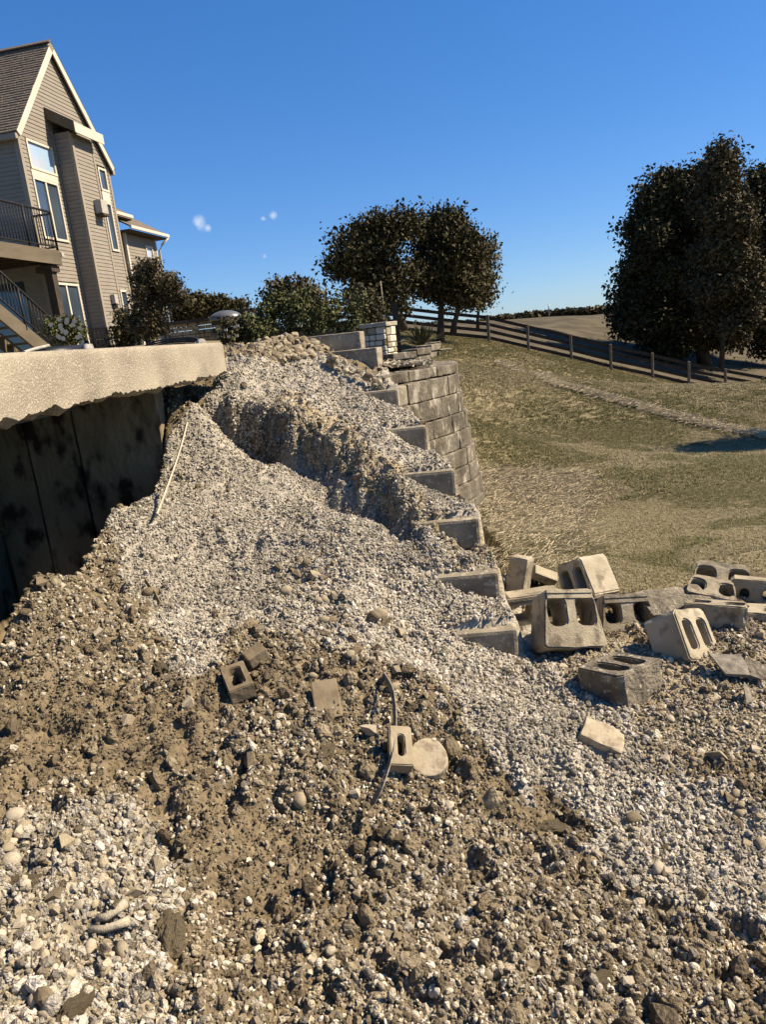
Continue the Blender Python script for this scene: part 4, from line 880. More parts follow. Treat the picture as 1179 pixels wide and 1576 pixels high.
cobbles(18, [(820, 1010), (880, 1010), (1000, 1110), (1179, 1060), (1179, 1140), (960, 1150), (880, 1080)], (7, 17), 'small tan cobble around the hollow blocks', 'cobbles around the hollow blocks', 38, extra=20, mats=('cobble', 'cobble_pale'))
cobbles(20, [(0, 1260), (230, 1290), (300, 1440), (200, 1576), (0, 1576)], (16, 34), 'pale stone among the coarse gravel at the lower left', 'pale stones at the lower left', 39, extra=40, mats=('cobble_pale', 'cobble', 'cobble_pale'))
cobbles(20, [(300, 1150), (1179, 1380), (1179, 1576), (300, 1576)], (12, 26), 'tan stone in the earth along the bottom', 'stones along the bottom', 40, extra=40, mats=('cobble', 'cobble_brown', 'cobble_pale'))
for m_ in ('cobble', 'cobble_brown', 'cobble_pale'):
    L_ = [q for q in LIT_S if q[2] == m_]; mb = MB()
    for v_, f_, _m in L_: mb.add(v_.tolist(), f_)
    o = mb.build('small_cobbles', M[m_]); tag(o, {'cobble': 'many small tan cobbles between the larger ones', 'cobble_brown': 'many small brown cobbles between the larger ones', 'cobble_pale': 'many small pale cobbles between the larger ones'}[m_], 'cobbles', kind='stuff')
# ------------------------------------------------------------------ stone pillar
def make_pillar():
    Y = 10.0; tl, tr = at(560, 500, Y), at(606, 500, Y); z1 = at(583, 503, Y).z; z0 = z1 - .62; w = (tr - tl).length * 1.0
    c = Vector(((tl.x + tr.x) / 2, Y + w / 2, 0)); ang = R(-24); X = Vector((math.cos(ang), math.sin(ang), 0)); Yv = Vector((-math.sin(ang), math.cos(ang), 0)); w *= .80
    root = empty('stone_pillar', (c.x, c.y, z0), 'pale fieldstone pillar with a flat cap behind the long grey block', 'pillar')
    Mx = Matrix((X, Yv, Vector((0, 0, 1)))).transposed()
    MB().box((c.x, c.y, (z0 + z1) / 2), (w - .05, w - .05, z1 - z0), Mx).build('pillar_core', M['mortar'], root)
    rr = random.Random(4)
    for face in range(4):
        a = ang + face * math.pi / 2; fx = Vector((math.cos(a), math.sin(a), 0)); fn = Vector((math.sin(a), -math.cos(a), 0)); zz = z0
        while zz < z1 - .03:
            h = min(rr.uniform(.055, .095), z1 - zz); x = -w / 2
            if z1 - zz - h < .03: h = z1 - zz
            while x < w / 2 - .01:
                l = rr.uniform(.05, .15); l = l if x + l < w / 2 - .04 else w / 2 - x
                cc = c + fx * (x + l / 2) + fn * (w / 2 - .012 + rr.uniform(0, .014)); cc.z = zz + h / 2
                mb = MB(); mb.box(cc, (l - .01, .05, h - .01), Matrix((fx, -fn, Vector((0, 0, 1)))).transposed()); me = mb.mesh('stone', M['pillar_stone'] if rr.random() < .75 else M['cobble']); bevel_mesh(me, .008, 1); link('stone', me, root); x += l
            zz += h
    for i, dx in enumerate((-.25, .25)):
        mb = MB(); mb.box(c + X * dx * (w + .08) + Vector((0, 0, z1 + .028)), ((w + .08) / 2 - .004, w + .09, .055), Mx); me = mb.mesh('cap_stone', M['pillar_cap']); bevel_mesh(me, .01, 2); roughen(me, 2, .005, i, 20); link('cap_stone', me, root)
make_pillar()
# low stone-capped wall running left from the pillar behind the shrubs
def patio_wall():
    P = [at(262, 505, 17), at(330, 497, 16.5)]
    root = empty('stone_counter', P[0], 'dark stone counter wall with a thin flat top left of the domed cover', 'wall')
    a, b = Vector((P[0].x, 17.5, 0)), Vector((P[1].x, 17.5, 0)); zt = at(300, 494, 17.5).z
    MB().box(((a.x + b.x) / 2, 17.7, ST + .25), (b.x - a.x + .3, .3, .5)).build('wall_core', M['mortar'], root)
    rr = random.Random(8); z = ST
    while z < zt - .06:
        x = a.x - .15; h = rr.uniform(.07, .10)
        while x < b.x + .1:
            l = rr.uniform(.12, .3); MB().box((x + l / 2, 17.54, z + h / 2), (l - .015, .06, h - .014)).build('stone', M['old_wall'], root); x += l
        z += h
    MB().box(((a.x + b.x) / 2, 17.68, zt), (b.x - a.x + .5, .5, .07)).build('counter_top', M['dark_wood'], root)
    # second run, to the right, under the shrubs
    root = empty('stone_counter', (P[1].x, 15, ST), 'taller dark stone end of the counter under the grey domed cover', 'wall')
    A, B = at(330, 500, 15.5), at(420, 486, 15.5); zt = at(350, 498, 15.5).z
    MB().box(((A.x + B.x) / 2, 15.8, (ST + zt) / 2), (B.x - A.x, .5, zt - ST)).build('wall_core', M['old_wall'], root)
    MB().box(((A.x + B.x) / 2, 15.8, zt + .03), (B.x - A.x + .12, .62, .06)).build('counter_top', M['dark_wood'], root)
    c = at(347, 490, 15.6); bm = bmesh.new(); bmesh.ops.create_uvsphere(bm, u_segments=24, v_segments=12, radius=1)
    for v in bm.verts: v.co = Vector((v.co.x * .34, v.co.y * .28, max(v.co.z, -.15) * .17))
    for f in bm.faces: f.smooth = True
    me = bpy.data.meshes.new('dome'); bm.to_mesh(me); bm.free(); me.materials.append(M['metal_grey']); rt = empty('domed_cover', (c.x, 15.6, zt + .06), 'grey metal dome cover standing on the stone counter', 'cover'); d = link('dome', me, rt, loc=(0, 0, .04)); MB().box((0, -.28, .06), (.26, .03, .03)).build('handle', M['iron'], rt, loc=(0, 0, 0))
    A, B = at(330, 478, 16.6), at(440, 478, 16.6)
    rt = empty('shade_beam', (A.x, 16.8, ST), 'thin dark horizontal beam on posts behind the domed cover', 'beam'); z = at(380, 477, 16.6).z
    MB().box(((A.x + B.x) / 2, 16.8, z), (B.x - A.x, .1, .07)).build('beam', M['dark_wood'], rt)
    for x in (A.x + .3, (A.x + B.x) / 2 + .2): MB().box((x, 16.8, (ST + z) / 2), (.08, .08, z - ST)).build('post', M['rail_wood'], rt)
patio_wall()
p = at(540, 489, 10.8); q = at(385, 492, 10.8)
low = empty('capped_wall', (p.x, p.y, 1.7), 'low wall with a pale flat cap running left from the pillar behind the shrubs', 'wall')
MB().box(((p.x + q.x) / 2, 11.0, 1.83), (p.x - q.x + .3, .2, .34)).build('wall_body', M['old_wall'], low)
for i in range(4):
    l = (p.x - q.x + .3) / 4; me = MB().box((q.x - .15 + l * (i + .5), 11.0, 2.02), (l - .01, .27, .045)).mesh('cap_stone', M['pillar_cap']); link('cap_stone', bevel_mesh(me, .008, 1), low)

# ------------------------------------------------------------------ house
HP = Vector((-7.6717, 19.2, 0)); Hd = Vector((.190966, .981597, 0)); Hn = Vector((Hd.y, -Hd.x, 0))
def H(s, p, z): return HP + Hd * s + Hn * p + Vector((0, 0, z))
house = empty('house', HP + Vector((0, 0, ST)), 'tall tan clapboard house with a steep gable and cream trim', 'house')
GW, APZ, EVZ = 4.17, 9.79, 7.38; AC = GW / 2
def hbox(s0, s1, p0, p1, z0, z1): 
    mb = MB(); mb.prism([H(s0, p0, z0), H(s1, p0, z0), H(s1, p1, z0), H(s0, p1, z0)], [H(s0, p0, z1), H(s1, p0, z1), H(s1, p1, z1), H(s0, p1, z1)]); return mb
def hb(name, m, *a, parent=None): return hbox(*a).build(name, m, parent or house)
# shell behind the boards
mb = MB(); o0 = [H(0, -.03, ST - .1), H(GW, -.03, ST - .1), H(GW, -.03, EVZ), H(AC, -.03, APZ - .05), H(0, -.03, EVZ)]
mb.prism(o0, [v - Hn * 4.5 for v in o0]); mb.build('wall', M['siding'], house)
hbox(1.58, 2.55, -.1, .47, ST - .1, 7.70).build('chimney', M['siding'], house)
BOARD = .098; board_n = [0]; extra = MB()
def board(a0, a1, b0, b1, nrm):
    """clapboard between bottom ends a0,a1 and top ends b0,b1; the bottom edge stands proud"""
    o = nrm * .016; t = nrm * .003; e = Vector((0, 0, .012))
    vs = [a0, a1, b1, b0, a0 + o, a1 + o, b1 + t, b0 + t]; fs = [(4, 5, 6, 7), (0, 1, 5, 4), (0, 4, 7, 3), (1, 2, 6, 5)]
    if board_n[0] < 296: MBt = MB(); MBt.add(vs, fs); MBt.build('siding_board', M['siding'], house); board_n[0] += 1
    else: extra.add(vs, fs)
def rows(face, z0, z1, span, holes=(), nrm=Hn):
    z = z0
    while z < z1:
        zt = min(z + BOARD - .002, z1); sa = span(z); sb = span(zt)
        if sa and sb and sa[1] - sa[0] > .05:
            cuts = [(max(sa[0], h[0]), min(sa[1], h[1])) for h in holes if h[2] < zt - .02 and h[3] > z + .02 and h[1] > sa[0] and h[0] < sa[1]]
            cur = sa[0]; segs = []
            for c0_, c1_ in sorted(cuts):
                if c0_ > cur + .02: segs.append((cur, c0_))
                cur = max(cur, c1_)
            if cur < sa[1] - .02: segs.append((cur, sa[1]))
            for u, v in segs:
                ub = sb[0] if u == sa[0] else u; vb = sb[1] if v == sa[1] else v
                if vb < ub: vb = ub = (ub + vb) / 2
                board(face(u, z), face(v, z), face(ub, zt), face(vb, zt), nrm)
        z += BOARD
WIN = [(.30, 1.38, 6.64, 7.33), (.27, 1.32, 5.02, 6.46), (.24, 1.36, ST, 3.98), (3.52, 3.95, 6.66, 7.29), (3.52, 3.92, 5.02, 6.37), (3.52, 3.92, ST + .05, 3.93)]
gable = lambda z: (0, GW) if z < EVZ else ((z - EVZ) / (APZ - EVZ) * AC, GW - (z - EVZ) / (APZ - EVZ) * AC)
clip = lambda lo, hi: (lambda z: (max(lo, gable(z)[0]), min(hi, gable(z)[1])))
rows(lambda s, z: H(s, 0, z), ST, 7.75, clip(.10, 1.50), WIN); rows(lambda s, z: H(s, 0, z), ST, 7.75, clip(2.62, 4.09), WIN); rows(lambda s, z: H(s, 0, z), 7.75, APZ, gable, WIN)
rows(lambda s, z: H(s, .48, z), ST, 7.6, lambda z: (1.65, 2.50)); rows(lambda p, z: H(1.57, p, z), ST, 7.6, lambda z: (.04, .43), nrm=-Hd)
rows(lambda p, z: H(-.0, p, z), ST, EVZ - .02, lambda z: (-4.4, -.10), [(-4.4, -.60, ST, 4.1)], nrm=-Hd)
hb('under_deck_shade', M['glass'], -.028, -.004, -4.35, -.62, ST, 4.05)  # dark sheet standing in for the deep shade under the deck
# corner boards
for a in [(-.012, .09, -.10, .025, ST, EVZ), (GW - .08, GW + .01, -.1, .025, ST, EVZ), (1.555, 1.65, .43, .505, ST, 7.65), (2.50, 2.565, .43, .505, ST, 7.65), (1.50, 1.56, -.02, .03, ST, 7.75), (2.56, 2.62, -.02, .03, ST, 7.75)]: hb('corner_board', M['trim_tan'], *a)
# rake boards, soffit, roof planes with shingle courses
def slopebox(name, m, sA, zA, sB, zB, p0, p1, th, parent=None):
    d = Vector((sB - sA, zB - zA)).normalized(); n = Vector((-d.y, d.x)); n = n if n.y > 0 else -n; P = [(sA, zA), (sB, zB), (sB - n.x * th, zB - n.y * th), (sA - n.x * th, zA - n.y * th)]
    mb = MB(); mb.prism([H(s, p0, z) for s, z in P], [H(s, p1, z) for s, z in P]); return mb.build(name, m, parent or house)
rise = (APZ - EVZ) / AC; ov = .17; RT = .17
slopebox('rake_board', M['trim'], -ov + .02, EVZ - ov * rise + RT + .03, AC, APZ + RT, .10, .135, .165); slopebox('rake_board', M['trim'], GW + ov - .02, EVZ - ov * rise + RT + .03, AC, APZ + RT, .10, .135, .165)
slopebox('soffit', M['dark_wood'], -ov + .06, EVZ - ov * rise + .06, AC, APZ + .03, -.01, .098, .03); slopebox('soffit', M['dark_wood'], GW + ov - .06, EVZ - ov * rise + .06, AC, APZ + .03, -.01, .098, .03)
def roof(side):
    s0 = -ov if side < 0 else GW + ov; z0 = EVZ - ov * rise + RT; n = 34; root_ = slopebox('roof', M['shingle'], s0, z0 + .0, AC, APZ + RT, -5.5, .09, .12)
    mb = MB()
    for i in range(n):
        t0, t1 = i / n, (i + 1) / n; sa, za, sb, zb = s0 + (AC - s0) * t0, z0 + (APZ + RT - z0) * t0, s0 + (AC - s0) * t1, z0 + (APZ + RT - z0) * t1
        r_ = random.Random(i); p = -5.5
        while p < .13:
            q = min(p + r_.uniform(.22, .36), .15); h = .022 + r_.uniform(0, .012); g = .008
            mb.add([H(sa, p + g, za + .002), H(sa, q - g, za + .002), H(sb, q - g, zb + .004), H(sb, p + g, zb + .004), H(sa, p + g, za + h), H(sa, q - g, za + h)], [(4, 5, 2, 3), (0, 1, 5, 4), (0, 4, 3), (1, 2, 5)]); p = q
    o = mb.build('shingles', M['shingle'], root_, loc=(0, 0, 0)); o['kind'] = 'stuff'; return root_
roof(-1); roof(1)
slopebox('ridge_cap', M['shingle'], AC - .12, APZ + RT - .02, AC, APZ + RT + .07, -5.5, .15, .03)
hb('gutter', M['trim_tan'], -ov - .02, -ov + .09, -5.5, .10, EVZ - ov * rise + .02, EVZ - ov * rise + .14); hb('gutter', M['trim_tan'], GW + ov - .09, GW + ov + .02, -3, .10, EVZ - ov * rise + .02, EVZ - ov * rise + .14)
hb('eave_soffit', M['trim_tan'], -ov + .07, -.02, -5.5, -.02, EVZ - ov * rise + .03, EVZ - ov * rise + .06)
# chimney cap: sloping box roof
mb = MB(); q = [H(1.42, 0.02, 8.24), H(2.76, 0.02, 8.24), H(2.76, .72, 7.82), H(1.42, .72, 7.82)]; mb.prism([v - Vector((0, 0, .03)) for v in q], q); mb.build('chimney_roof', M['shingle'], house)
hb('cap_fascia', M['trim'], 1.40, 2.78, .72, .75, 7.60, 7.84); mb = MB(); mb.prism([H(1.37, .02, 8.00), H(1.37, .75, 7.60), H(1.37, .75, 7.86), H(1.37, .02, 8.28)], [H(1.40, .02, 8.00), H(1.40, .75, 7.60), H(1.40, .75, 7.86), H(1.40, .02, 8.28)]); mb.build('cap_fascia', M['deck'], house); mb = MB(); q = [H(1.41, .02, 7.98), H(2.75, .02, 7.98), H(2.75, .715, 7.61), H(1.41, .715, 7.61)]; mb.prism(q, [v + Vector((0, 0, .03)) for v in q]); mb.build('cap_soffit', M['dark_wood'], house)  # end fascia takes the darker deck brown: that side's shade put into its colour
# windows
def window(s0, s1, z0, z1, n=1, glass='glass', p=0.0, name='window', face=None, dark=False):
    f = MB(); w = .055
    def B(a, b, c, d, q0, q1, mbx):
        mbx.prism([H(a, q0, c), H(b, q0, c), H(b, q1, c), H(a, q1, c)], [H(a, q0, d), H(b, q0, d), H(b, q1, d), H(a, q1, d)])
    B(s0, s1, z1 - w, z1, p - .02, p + .04, f); B(s0, s1, z0, z0 + w, p - .02, p + .045, f); B(s0, s0 + w, z0 + w, z1 - w, p - .02, p + .038, f); B(s1 - w, s1, z0 + w, z1 - w, p - .02, p + .038, f)
    fo = f.build(name, M['trim'], house)
    for i in range(n):
        a = s0 + w + (s1 - s0 - 2 * w) * i / n; b = s0 + w + (s1 - s0 - 2 * w) * (i + 1) / n
        if i: g = MB(); B(a - .03, a + .03, z0 + w, z1 - w, p - .015, p + .03, g); g.build('mullion', M['trim'], fo, loc=(0, 0, 0))
        g = MB(); B(a + .002, b - .002, z0 + w, z1 - w, p - .018, p - .006, g); g.build('pane', M[glass], fo, loc=(0, 0, 0))
        g = MB(); B(a + (.03 if i else .004), a + .045 + (.03 if i else 0), z0 + w, z1 - w, p - .004, p + .008, g); g.build('sash', M['dark_wood'], fo, loc=(0, 0, 0))
    return fo
window(*WIN[0], glass='glass_pale'); window(*WIN[1], n=2); window(*WIN[2], n=2); window(*WIN[3]); window(*WIN[4]); window(*WIN[5], name='door')
hb('trim_panel', M['trim'], .28, 1.36, -.01, .03, 6.47, 6.63); hb('trim_panel', M['trim'], 3.52, 3.94, -.01, .03, 6.38, 6.65)
# wall boxes and lamps on the chimney face
hb('vent_box', M['white_plastic'], 2.10, 2.42, .50, .70, 5.78, 6.12); hb('vent_hood', M['dark_wood'], 2.08, 2.44, .50, .73, 5.72, 5.775)
lampo = hb('wall_lamp', M['white_plastic'], 2.06, 2.22, .50, .62, 3.44, 3.68); hbox(2.09, 2.19, .51, .60, 3.30, 3.435).build('lamp_shade', M['iron'], lampo, loc=(0, 0, 0))
l2 = hb('flood_lamp', M['white_plastic'], .42, .55, .01, .16, 4.62, 4.72); hbox(.62, .74, .04, .18, 4.60, 4.70).build('lamp_head', M['white_plastic'], l2, loc=(0, 0, 0)); hbox(.52, .56, .02, .06, 4.42, 4.60).build('cable', M['iron'], l2, loc=(0, 0, 0))
# right wing, set back
WP, W0, W1, WZ = -.95, GW, 7.95, 5.95
mb = MB(); mb.prism([H(W0, WP - .03, ST - .1), H(W1, WP - .03, ST - .1), H(W1, -4.5, ST - .1), H(W0, -4.5, ST - .1)], [H(W0, WP - .03, WZ), H(W1, WP - .03, WZ), H(W1, -4.5, WZ), H(W0, -4.5, WZ)]); mb.build('wing_wall', M['siding'], house)
WW = [(7.1, 7.6, 4.6, 5.6), (5.2, 5.6, 4.0, 5.6)]
rows(lambda s, z: H(s, WP, z), ST, WZ, lambda z: (W0 + .1, 5.8), WW); rows(lambda s, z: H(s, WP + .25, z), ST, WZ - .1, lambda z: (5.9, W1 - .08), WW)
hbox(5.82, W1 - .005, WP - .1, WP + .22, ST, WZ - .1).build('wing_wall', M['siding'], house)
window(WW[0][0], WW[0][1], 4.6, 5.6, p=WP + .25, glass='glass_pale'); window(WW[1][0], WW[1][1], 4.0, 5.6, p=WP)
for a in [(5.8, 5.89, WP + .2, WP + .275, ST, WZ), (W1 - .08, W1 + .01, WP + .2, WP + .275, ST, WZ)]: hb('corner_board', M['trim'], *a)
def wingroof(s0, s1, p1, z0):
    mb = MB(); P = [(p1, z0), (-3.2, z0 + 1.7), (-3.2, z0 + 1.6), (p1, z0 - .05)]; mb.prism([H(s0, p, z) for p, z in P], [H(s1, p, z) for p, z in P]); ro = mb.build('wing_roof', M['shingle'], house)
    hb('gutter', M['trim'], s0, s1, p1, p1 + .07, z0 - .10, z0 - .01); hb('wing_soffit', M['dark_wood'], s0, s1, WP, p1 - .01, z0 - .16, z0 - .12)
wingroof(GW + .3, 6.2, -.55, 6.42); wingroof(5.5, 8.2, -.32, 6.02)
dp = MB().tube([H(8.1, -.26, 5.9), H(8.05, -.5, 5.7), H(7.99, -.62, 5.5), H(7.99, -.62, 2.2)], .04, 8).build('downspout', M['trim'], house)
if extra.v: e_ = extra.build('siding_boards', M['siding'], house); e_['kind'] = 'stuff'
# deck with railing and stair, in front of the camera-facing wall
deck = empty('balcony_deck', H(-.3, .5, ST), 'brown raised deck with a black metal railing attached to the house', 'deck')
D0, D1, DP, DZ = -6.5, -.08, .52, 4.36
hbox(D0, D1, -4.2, DP, DZ + .20, DZ + .25).build('deck_floor', M['deck'], deck); hbox(D0, D1 + .03, DP + .002, DP + .04, DZ - .06, DZ + .27).build('fascia', M['deck'], deck); hbox(D1 - .01, D1 + .03, -.02, DP, DZ - .06, DZ + .27).build('fascia', M['deck'], deck)
for i in range(14): a = D0 + .3 + i * .45; hbox(a, a + .05, -4.1, DP - .01, DZ - .02, DZ + .198).build('joist', M['dark_wood'], deck)
hbox(-.35, -.15, .22, .42, ST, DZ).build('post', M['dark_wood'], deck)
hbox(-.42, -.08, .05, .48, DZ - .22, DZ - .08).build('beam', M['dark_wood'], deck)
def rail(A, B, z0, z1, n, root):
    A, B = Vector(A), Vector(B); MB().tube([A + Vector((0, 0, z1)), B + Vector((0, 0, z1))], .028, 6).build('top_rail', M['iron'], root); MB().tube([A + Vector((0, 0, z0)), B + Vector((0, 0, z0))], .02, 6).build('bottom_rail', M['iron'], root)
    for i in range(n + 1):
        q = A.lerp(B, i / n); r_ = .03 if i % 10 == 0 or i == n else .010
        MB().tube([q + Vector((0, 0, z0 - (.08 if r_ > .02 else 0))), q + Vector((0, 0, z1))], r_, 5).build('railing_post' if r_ > .02 else 'baluster', M['iron'], root)
e = H(D1, DP, 0); e.z = 0; f_ = H(D0, DP, 0); f_.z = 0; w_ = H(D1, .03, 0); w_.z = 0
rail(e, f_, DZ + .36, DZ + 1.16, 60, deck); rail(e, w_, DZ + .36, DZ + 1.12, 5, deck)
stair = empty('outdoor_stair', H(-2, .9, ST), 'brown stair with a black metal railing going down from the deck to the patio', 'stair')
S0, S1 = (-5.0, 4.45), (-1.15, ST)
for p in (.06, .80):
    mb = MB(); P = [(S0[0], S0[1]), (S1[0], S1[1] + .18), (S1[0] + .12, S1[1]), (S1[0] - .35, S1[1]), (S0[0], S0[1] - .34)]; mb.prism([H(s, p, z) for s, z in P], [H(s, p + .06, z) for s, z in P]); mb.build('stringer', M['deck'], stair)
for i in range(15):
    t = (i + .5) / 15; s = S0[0] + (S1[0] - S0[0]) * t; z = S0[1] + (S1[1] - S0[1]) * t; hbox(s - .12, s + .12, .12, .80, z - .01, z + .03).build('tread', M['deck'], stair)
A = H(S0[0], .84, 0); B = H(S1[0] + .05, .84, 0)
for zz, r_, nm in ((.86, .028, 'top_rail'), (.2, .02, 'bottom_rail')): MB().tube([Vector((A.x, A.y, S0[1] + zz)), Vector((B.x, B.y, S1[1] + zz + .05)), Vector((B.x, B.y, S1[1] + zz - .15)) + Hd * .04], r_, 6).build(nm, M['iron'], stair)
for i in range(37):
    t = i / 36; q = A.lerp(B, t); z = S0[1] + (S1[1] - S0[1]) * t; big = i % 12 == 0
    MB().tube([Vector((q.x, q.y, z + (.0 if big else .2))), Vector((q.x, q.y, z + .88))], .028 if big else .010, 5).build('railing_post' if big else 'baluster', M['iron'], stair)

# ------------------------------------------------------------------ leaf masses
def leaf_soup(centers, sizes, seed, flat=0.0, aspect=.6):
    r = np.random.default_rng(seed); n = len(centers); u = r.normal(size=(n, 3)); u[:, 2] *= (1 - flat); u /= np.linalg.norm(u, axis=1)[:, None]; v = np.cross(u, r.normal(size=(n, 3))); v /= np.linalg.norm(v, axis=1)[:, None]
    s = sizes[:, None]; w = np.cross(u, v) * .25
    V = np.stack([centers - u * s, centers + v * s * aspect + w * s, centers + u * s, centers - v * s * aspect + w * s], 1).reshape(-1, 3)
    return V, np.arange(n * 4).reshape(-1, 4)
def crown_points(lobes, n, per, spread, seed, shell=.55):
    """lobes: (centre, radii). Leaves gather in clusters, clusters sit mostly in the outer part of each lobe"""
    r = np.random.default_rng(seed); sub = []
    for c_, q_ in lobes:
        m_ = 10
        for j in range(m_):
            d_ = r.normal(size=3); d_ /= np.linalg.norm(d_); f_ = r.uniform(.15, .36)
            sub.append((c_ + d_ * q_ * (1.06 - f_ * .95) , q_ * f_ * r.uniform(.8, 1.2, 3)))
        sub.append((c_, q_ * .52))
    lobes = sub; vol = np.array([l[1][0] * l[1][2] for l in lobes]); pick = r.choice(len(lobes), n, p=vol / vol.sum()); C = np.array([l[0] for l in lobes])[pick]; Rr = np.array([l[1] for l in lobes])[pick]
    d = r.normal(size=(n, 3)); d /= np.linalg.norm(d, axis=1)[:, None]; rad = shell + (1.02 - shell) * r.random((n, 1)) ** .7; K = C + d * Rr * rad
    sp_ = spread * r.uniform(.6, 1.5, (n, 1)); k = np.repeat(np.arange(n), per); P = K[k] + np.clip(r.normal(size=(n * per, 3)), -1.5, 1.5) * sp_[k] * [1, 1, .75]
    tone = np.repeat(r.uniform(0, .45, n), per) + r.uniform(0, .15, n * per)
    return K, P, tone
def px_lobes(L, Y, depth=1.0, scl=1.0):
    out = []; mx_ = sum(l[0] for l in L) / len(L); my_ = sum(l[1] for l in L) / len(L); L = [(mx_ + (a - mx_) * (1 + scl) / 2, my_ + (b - my_) * (1 + scl) / 2, c * scl, d_ * scl) for a, b, c, d_ in L]
    for a, b, rx, ry in L:
        c = at(a, b, Y); k = Y / F_PX; out.append((np.array(c), np.array([rx * k, (rx + ry) / 2 * k * depth, ry * k])))
    return out
def tree(label, trunk_px, Y, lobes, n, per, leaf, m, seed, spread=.35, tr=.16, group=None, zbase=None, shell=.5, name='tree', limbs=14, cat='tree', lean=0, depth=1.0):
    L = px_lobes(lobes, Y, depth, .84 if (cat == 'tree' and tr > .06) else (.88 if cat == 'tree' else 1)); base = at(trunk_px[0], trunk_px[1], Y)
    if zbase is not None: base.z = zbase
    root = empty(name, base, label, cat, group); K, P, tone = crown_points(L, int(n * (1.5 if cat == 'tree' else 1)), int(per * (1.25 if cat == 'tree' else 1)), spread, seed, shell); r = np.random.default_rng(seed + 1)
    V, Fq = leaf_soup(P, leaf * (.62 if cat == 'tree' else 1) * r.uniform(.5, 1.35, len(P)), seed + 2)
    tone = np.repeat(tone, 4); soup('crown', V, Fq, M[m], root, tone)
    if tr:
        top = Vector(L[0][0]) ; mb = MB(); rr = random.Random(seed); b = Vector(base) - Vector((0, 0, .3)); zc = min(l[0][2] - l[1][2] for l in L)
        fork = b.lerp(top, .0); fork = Vector((b.x + (top.x - b.x) * .35, b.y, max(b.z + .4 * (top.z - b.z), zc * .5 + b.z * .5)))
        mb.tube([b, b.lerp(fork, .5) + Vector((rr.uniform(-.1, .1), 0, 0)), fork, fork.lerp(top, .6), top + Vector((0, 0, L[0][1][2] * .6))], [tr * 1.3, tr, tr * .85, tr * .5, tr * .12], 8)
        for j in range(limbs):
            k = K[rr.randrange(len(K))]; t = Vector(k); st_ = fork.lerp(top, rr.uniform(0, .8)); mid = st_.lerp(t, .5) + Vector((rr.uniform(-1, 1), rr.uniform(-1, 1), rr.uniform(.2, 1.2))) * (t - st_).length * .12
            mb.tube([st_, mid, t], [tr * .38, tr * .2, tr * .05], 5, cap=False)
        mb.build('trunk', M['bark'], root)
    return root
SCL = .86
tree('dark spreading tree with an open crown, left of the pair beyond the fence', (622, 497), 30, [(575, 375, 48, 42), (600, 345, 30, 24), (548, 400, 36, 36), (528, 415, 26, 22), (600, 420, 45, 42), (565, 455, 48, 34), (634, 345, 22, 26), (520, 368, 16, 12), (615, 465, 30, 24), (512, 408, 12, 8)], 330, 30, .135, 'leaf_dark', 11, .30, .13)
tree('dense round dark tree with a straight trunk beyond the fence', (677, 515), 33, [(682, 400, 58, 62), (668, 350, 32, 30), (705, 430, 46, 42), (650, 425, 36, 40), (715, 380, 30, 42), (690, 445, 40, 24), (725, 445, 24, 26), (700, 345, 24, 22), (690, 328, 12, 12)], 520, 32, .14, 'leaf_dark', 12, .32, .15, shell=.45)
tree('thin forked dark tree just right of the straight trunk', (697, 504), 38, [(715, 440, 38, 40), (725, 400, 28, 45), (690, 440, 26, 28), (735, 452, 22, 22)], 200, 26, .15, 'leaf_mid', 13, .35, .14)
tree('wispy pale green tree peeping out right of the dense tree', (735, 500), 46, [(748, 400, 14, 38), (752, 440, 15, 18), (738, 470, 14, 14), (745, 365, 9, 10)], 90, 12, .17, 'leaf_pale', 14, .35, .09, shell=.2)
tree('largest dark spreading tree behind the fence, left of the pale trunked one', (1085, 556), 58, [(1060, 350, 80, 95), (1010, 400, 55, 85), (1040, 275, 42, 24), (985, 350, 26, 24), (1000, 480, 52, 50), (1060, 470, 75, 80), (975, 440, 30, 36), (1090, 300, 50, 50), (1010, 300, 20, 26), (960, 475, 18, 14), (968, 352, 12, 10), (1110, 400, 60, 100), (950, 458, 10, 6), (1040, 530, 80, 34), (990, 500, 50, 36), (1100, 520, 60, 40), (1100, 250, 40, 24)], 1700, 32, .27, 'leaf_dark', 21, .55, .45, shell=.4)
tree('tall pointed tree with a thin trunk and lighter leaves in front of the dark mass', (1111, 562), 52, [(1110, 300, 42, 50), (1108, 232, 9, 22), (1110, 258, 24, 18), (1115, 370, 52, 62), (1108, 440, 48, 60), (1125, 495, 40, 42), (1140, 420, 40, 70)], 900, 30, .22, 'leaf_mid', 22, .42, .16, shell=.35)
tree('dark tree cut off by the right edge of the picture', (1205, 560), 62, [(1150, 330, 44, 70), (1150, 450, 44, 80), (1150, 515, 44, 34), (1175, 320, 50, 66), (1200, 400, 60, 110), (1165, 470, 45, 70), (1210, 280, 60, 30), (1160, 260, 14, 12), (1190, 530, 50, 36)], 1100, 30, .28, 'leaf_dark', 23, .55, .35, shell=.4)
OFF = [(1560, 180, 70, 34), (1640, 165, 80, 55), (1730, 150, 100, 60), (1800, 190, 90, 60)]
tree('dark tree outside the picture to the right of the lawn', (1740, 640), 12.2, OFF, 260, 24, .12, 'leaf_dark', 24, .25, .12)
tree('small layered dark leaved tree growing beside the house', (232, 520), 13.2, [(226, 407, 20, 10), (250, 432, 30, 13), (222, 448, 16, 22), (270, 452, 22, 12), (235, 470, 34, 20), (213, 420, 16, 18), (282, 466, 12, 8), (228, 498, 22, 20), (212, 503, 10, 18)], 300, 24, .045, 'leaf_maple', 31, .085, .05, shell=.3, limbs=22)
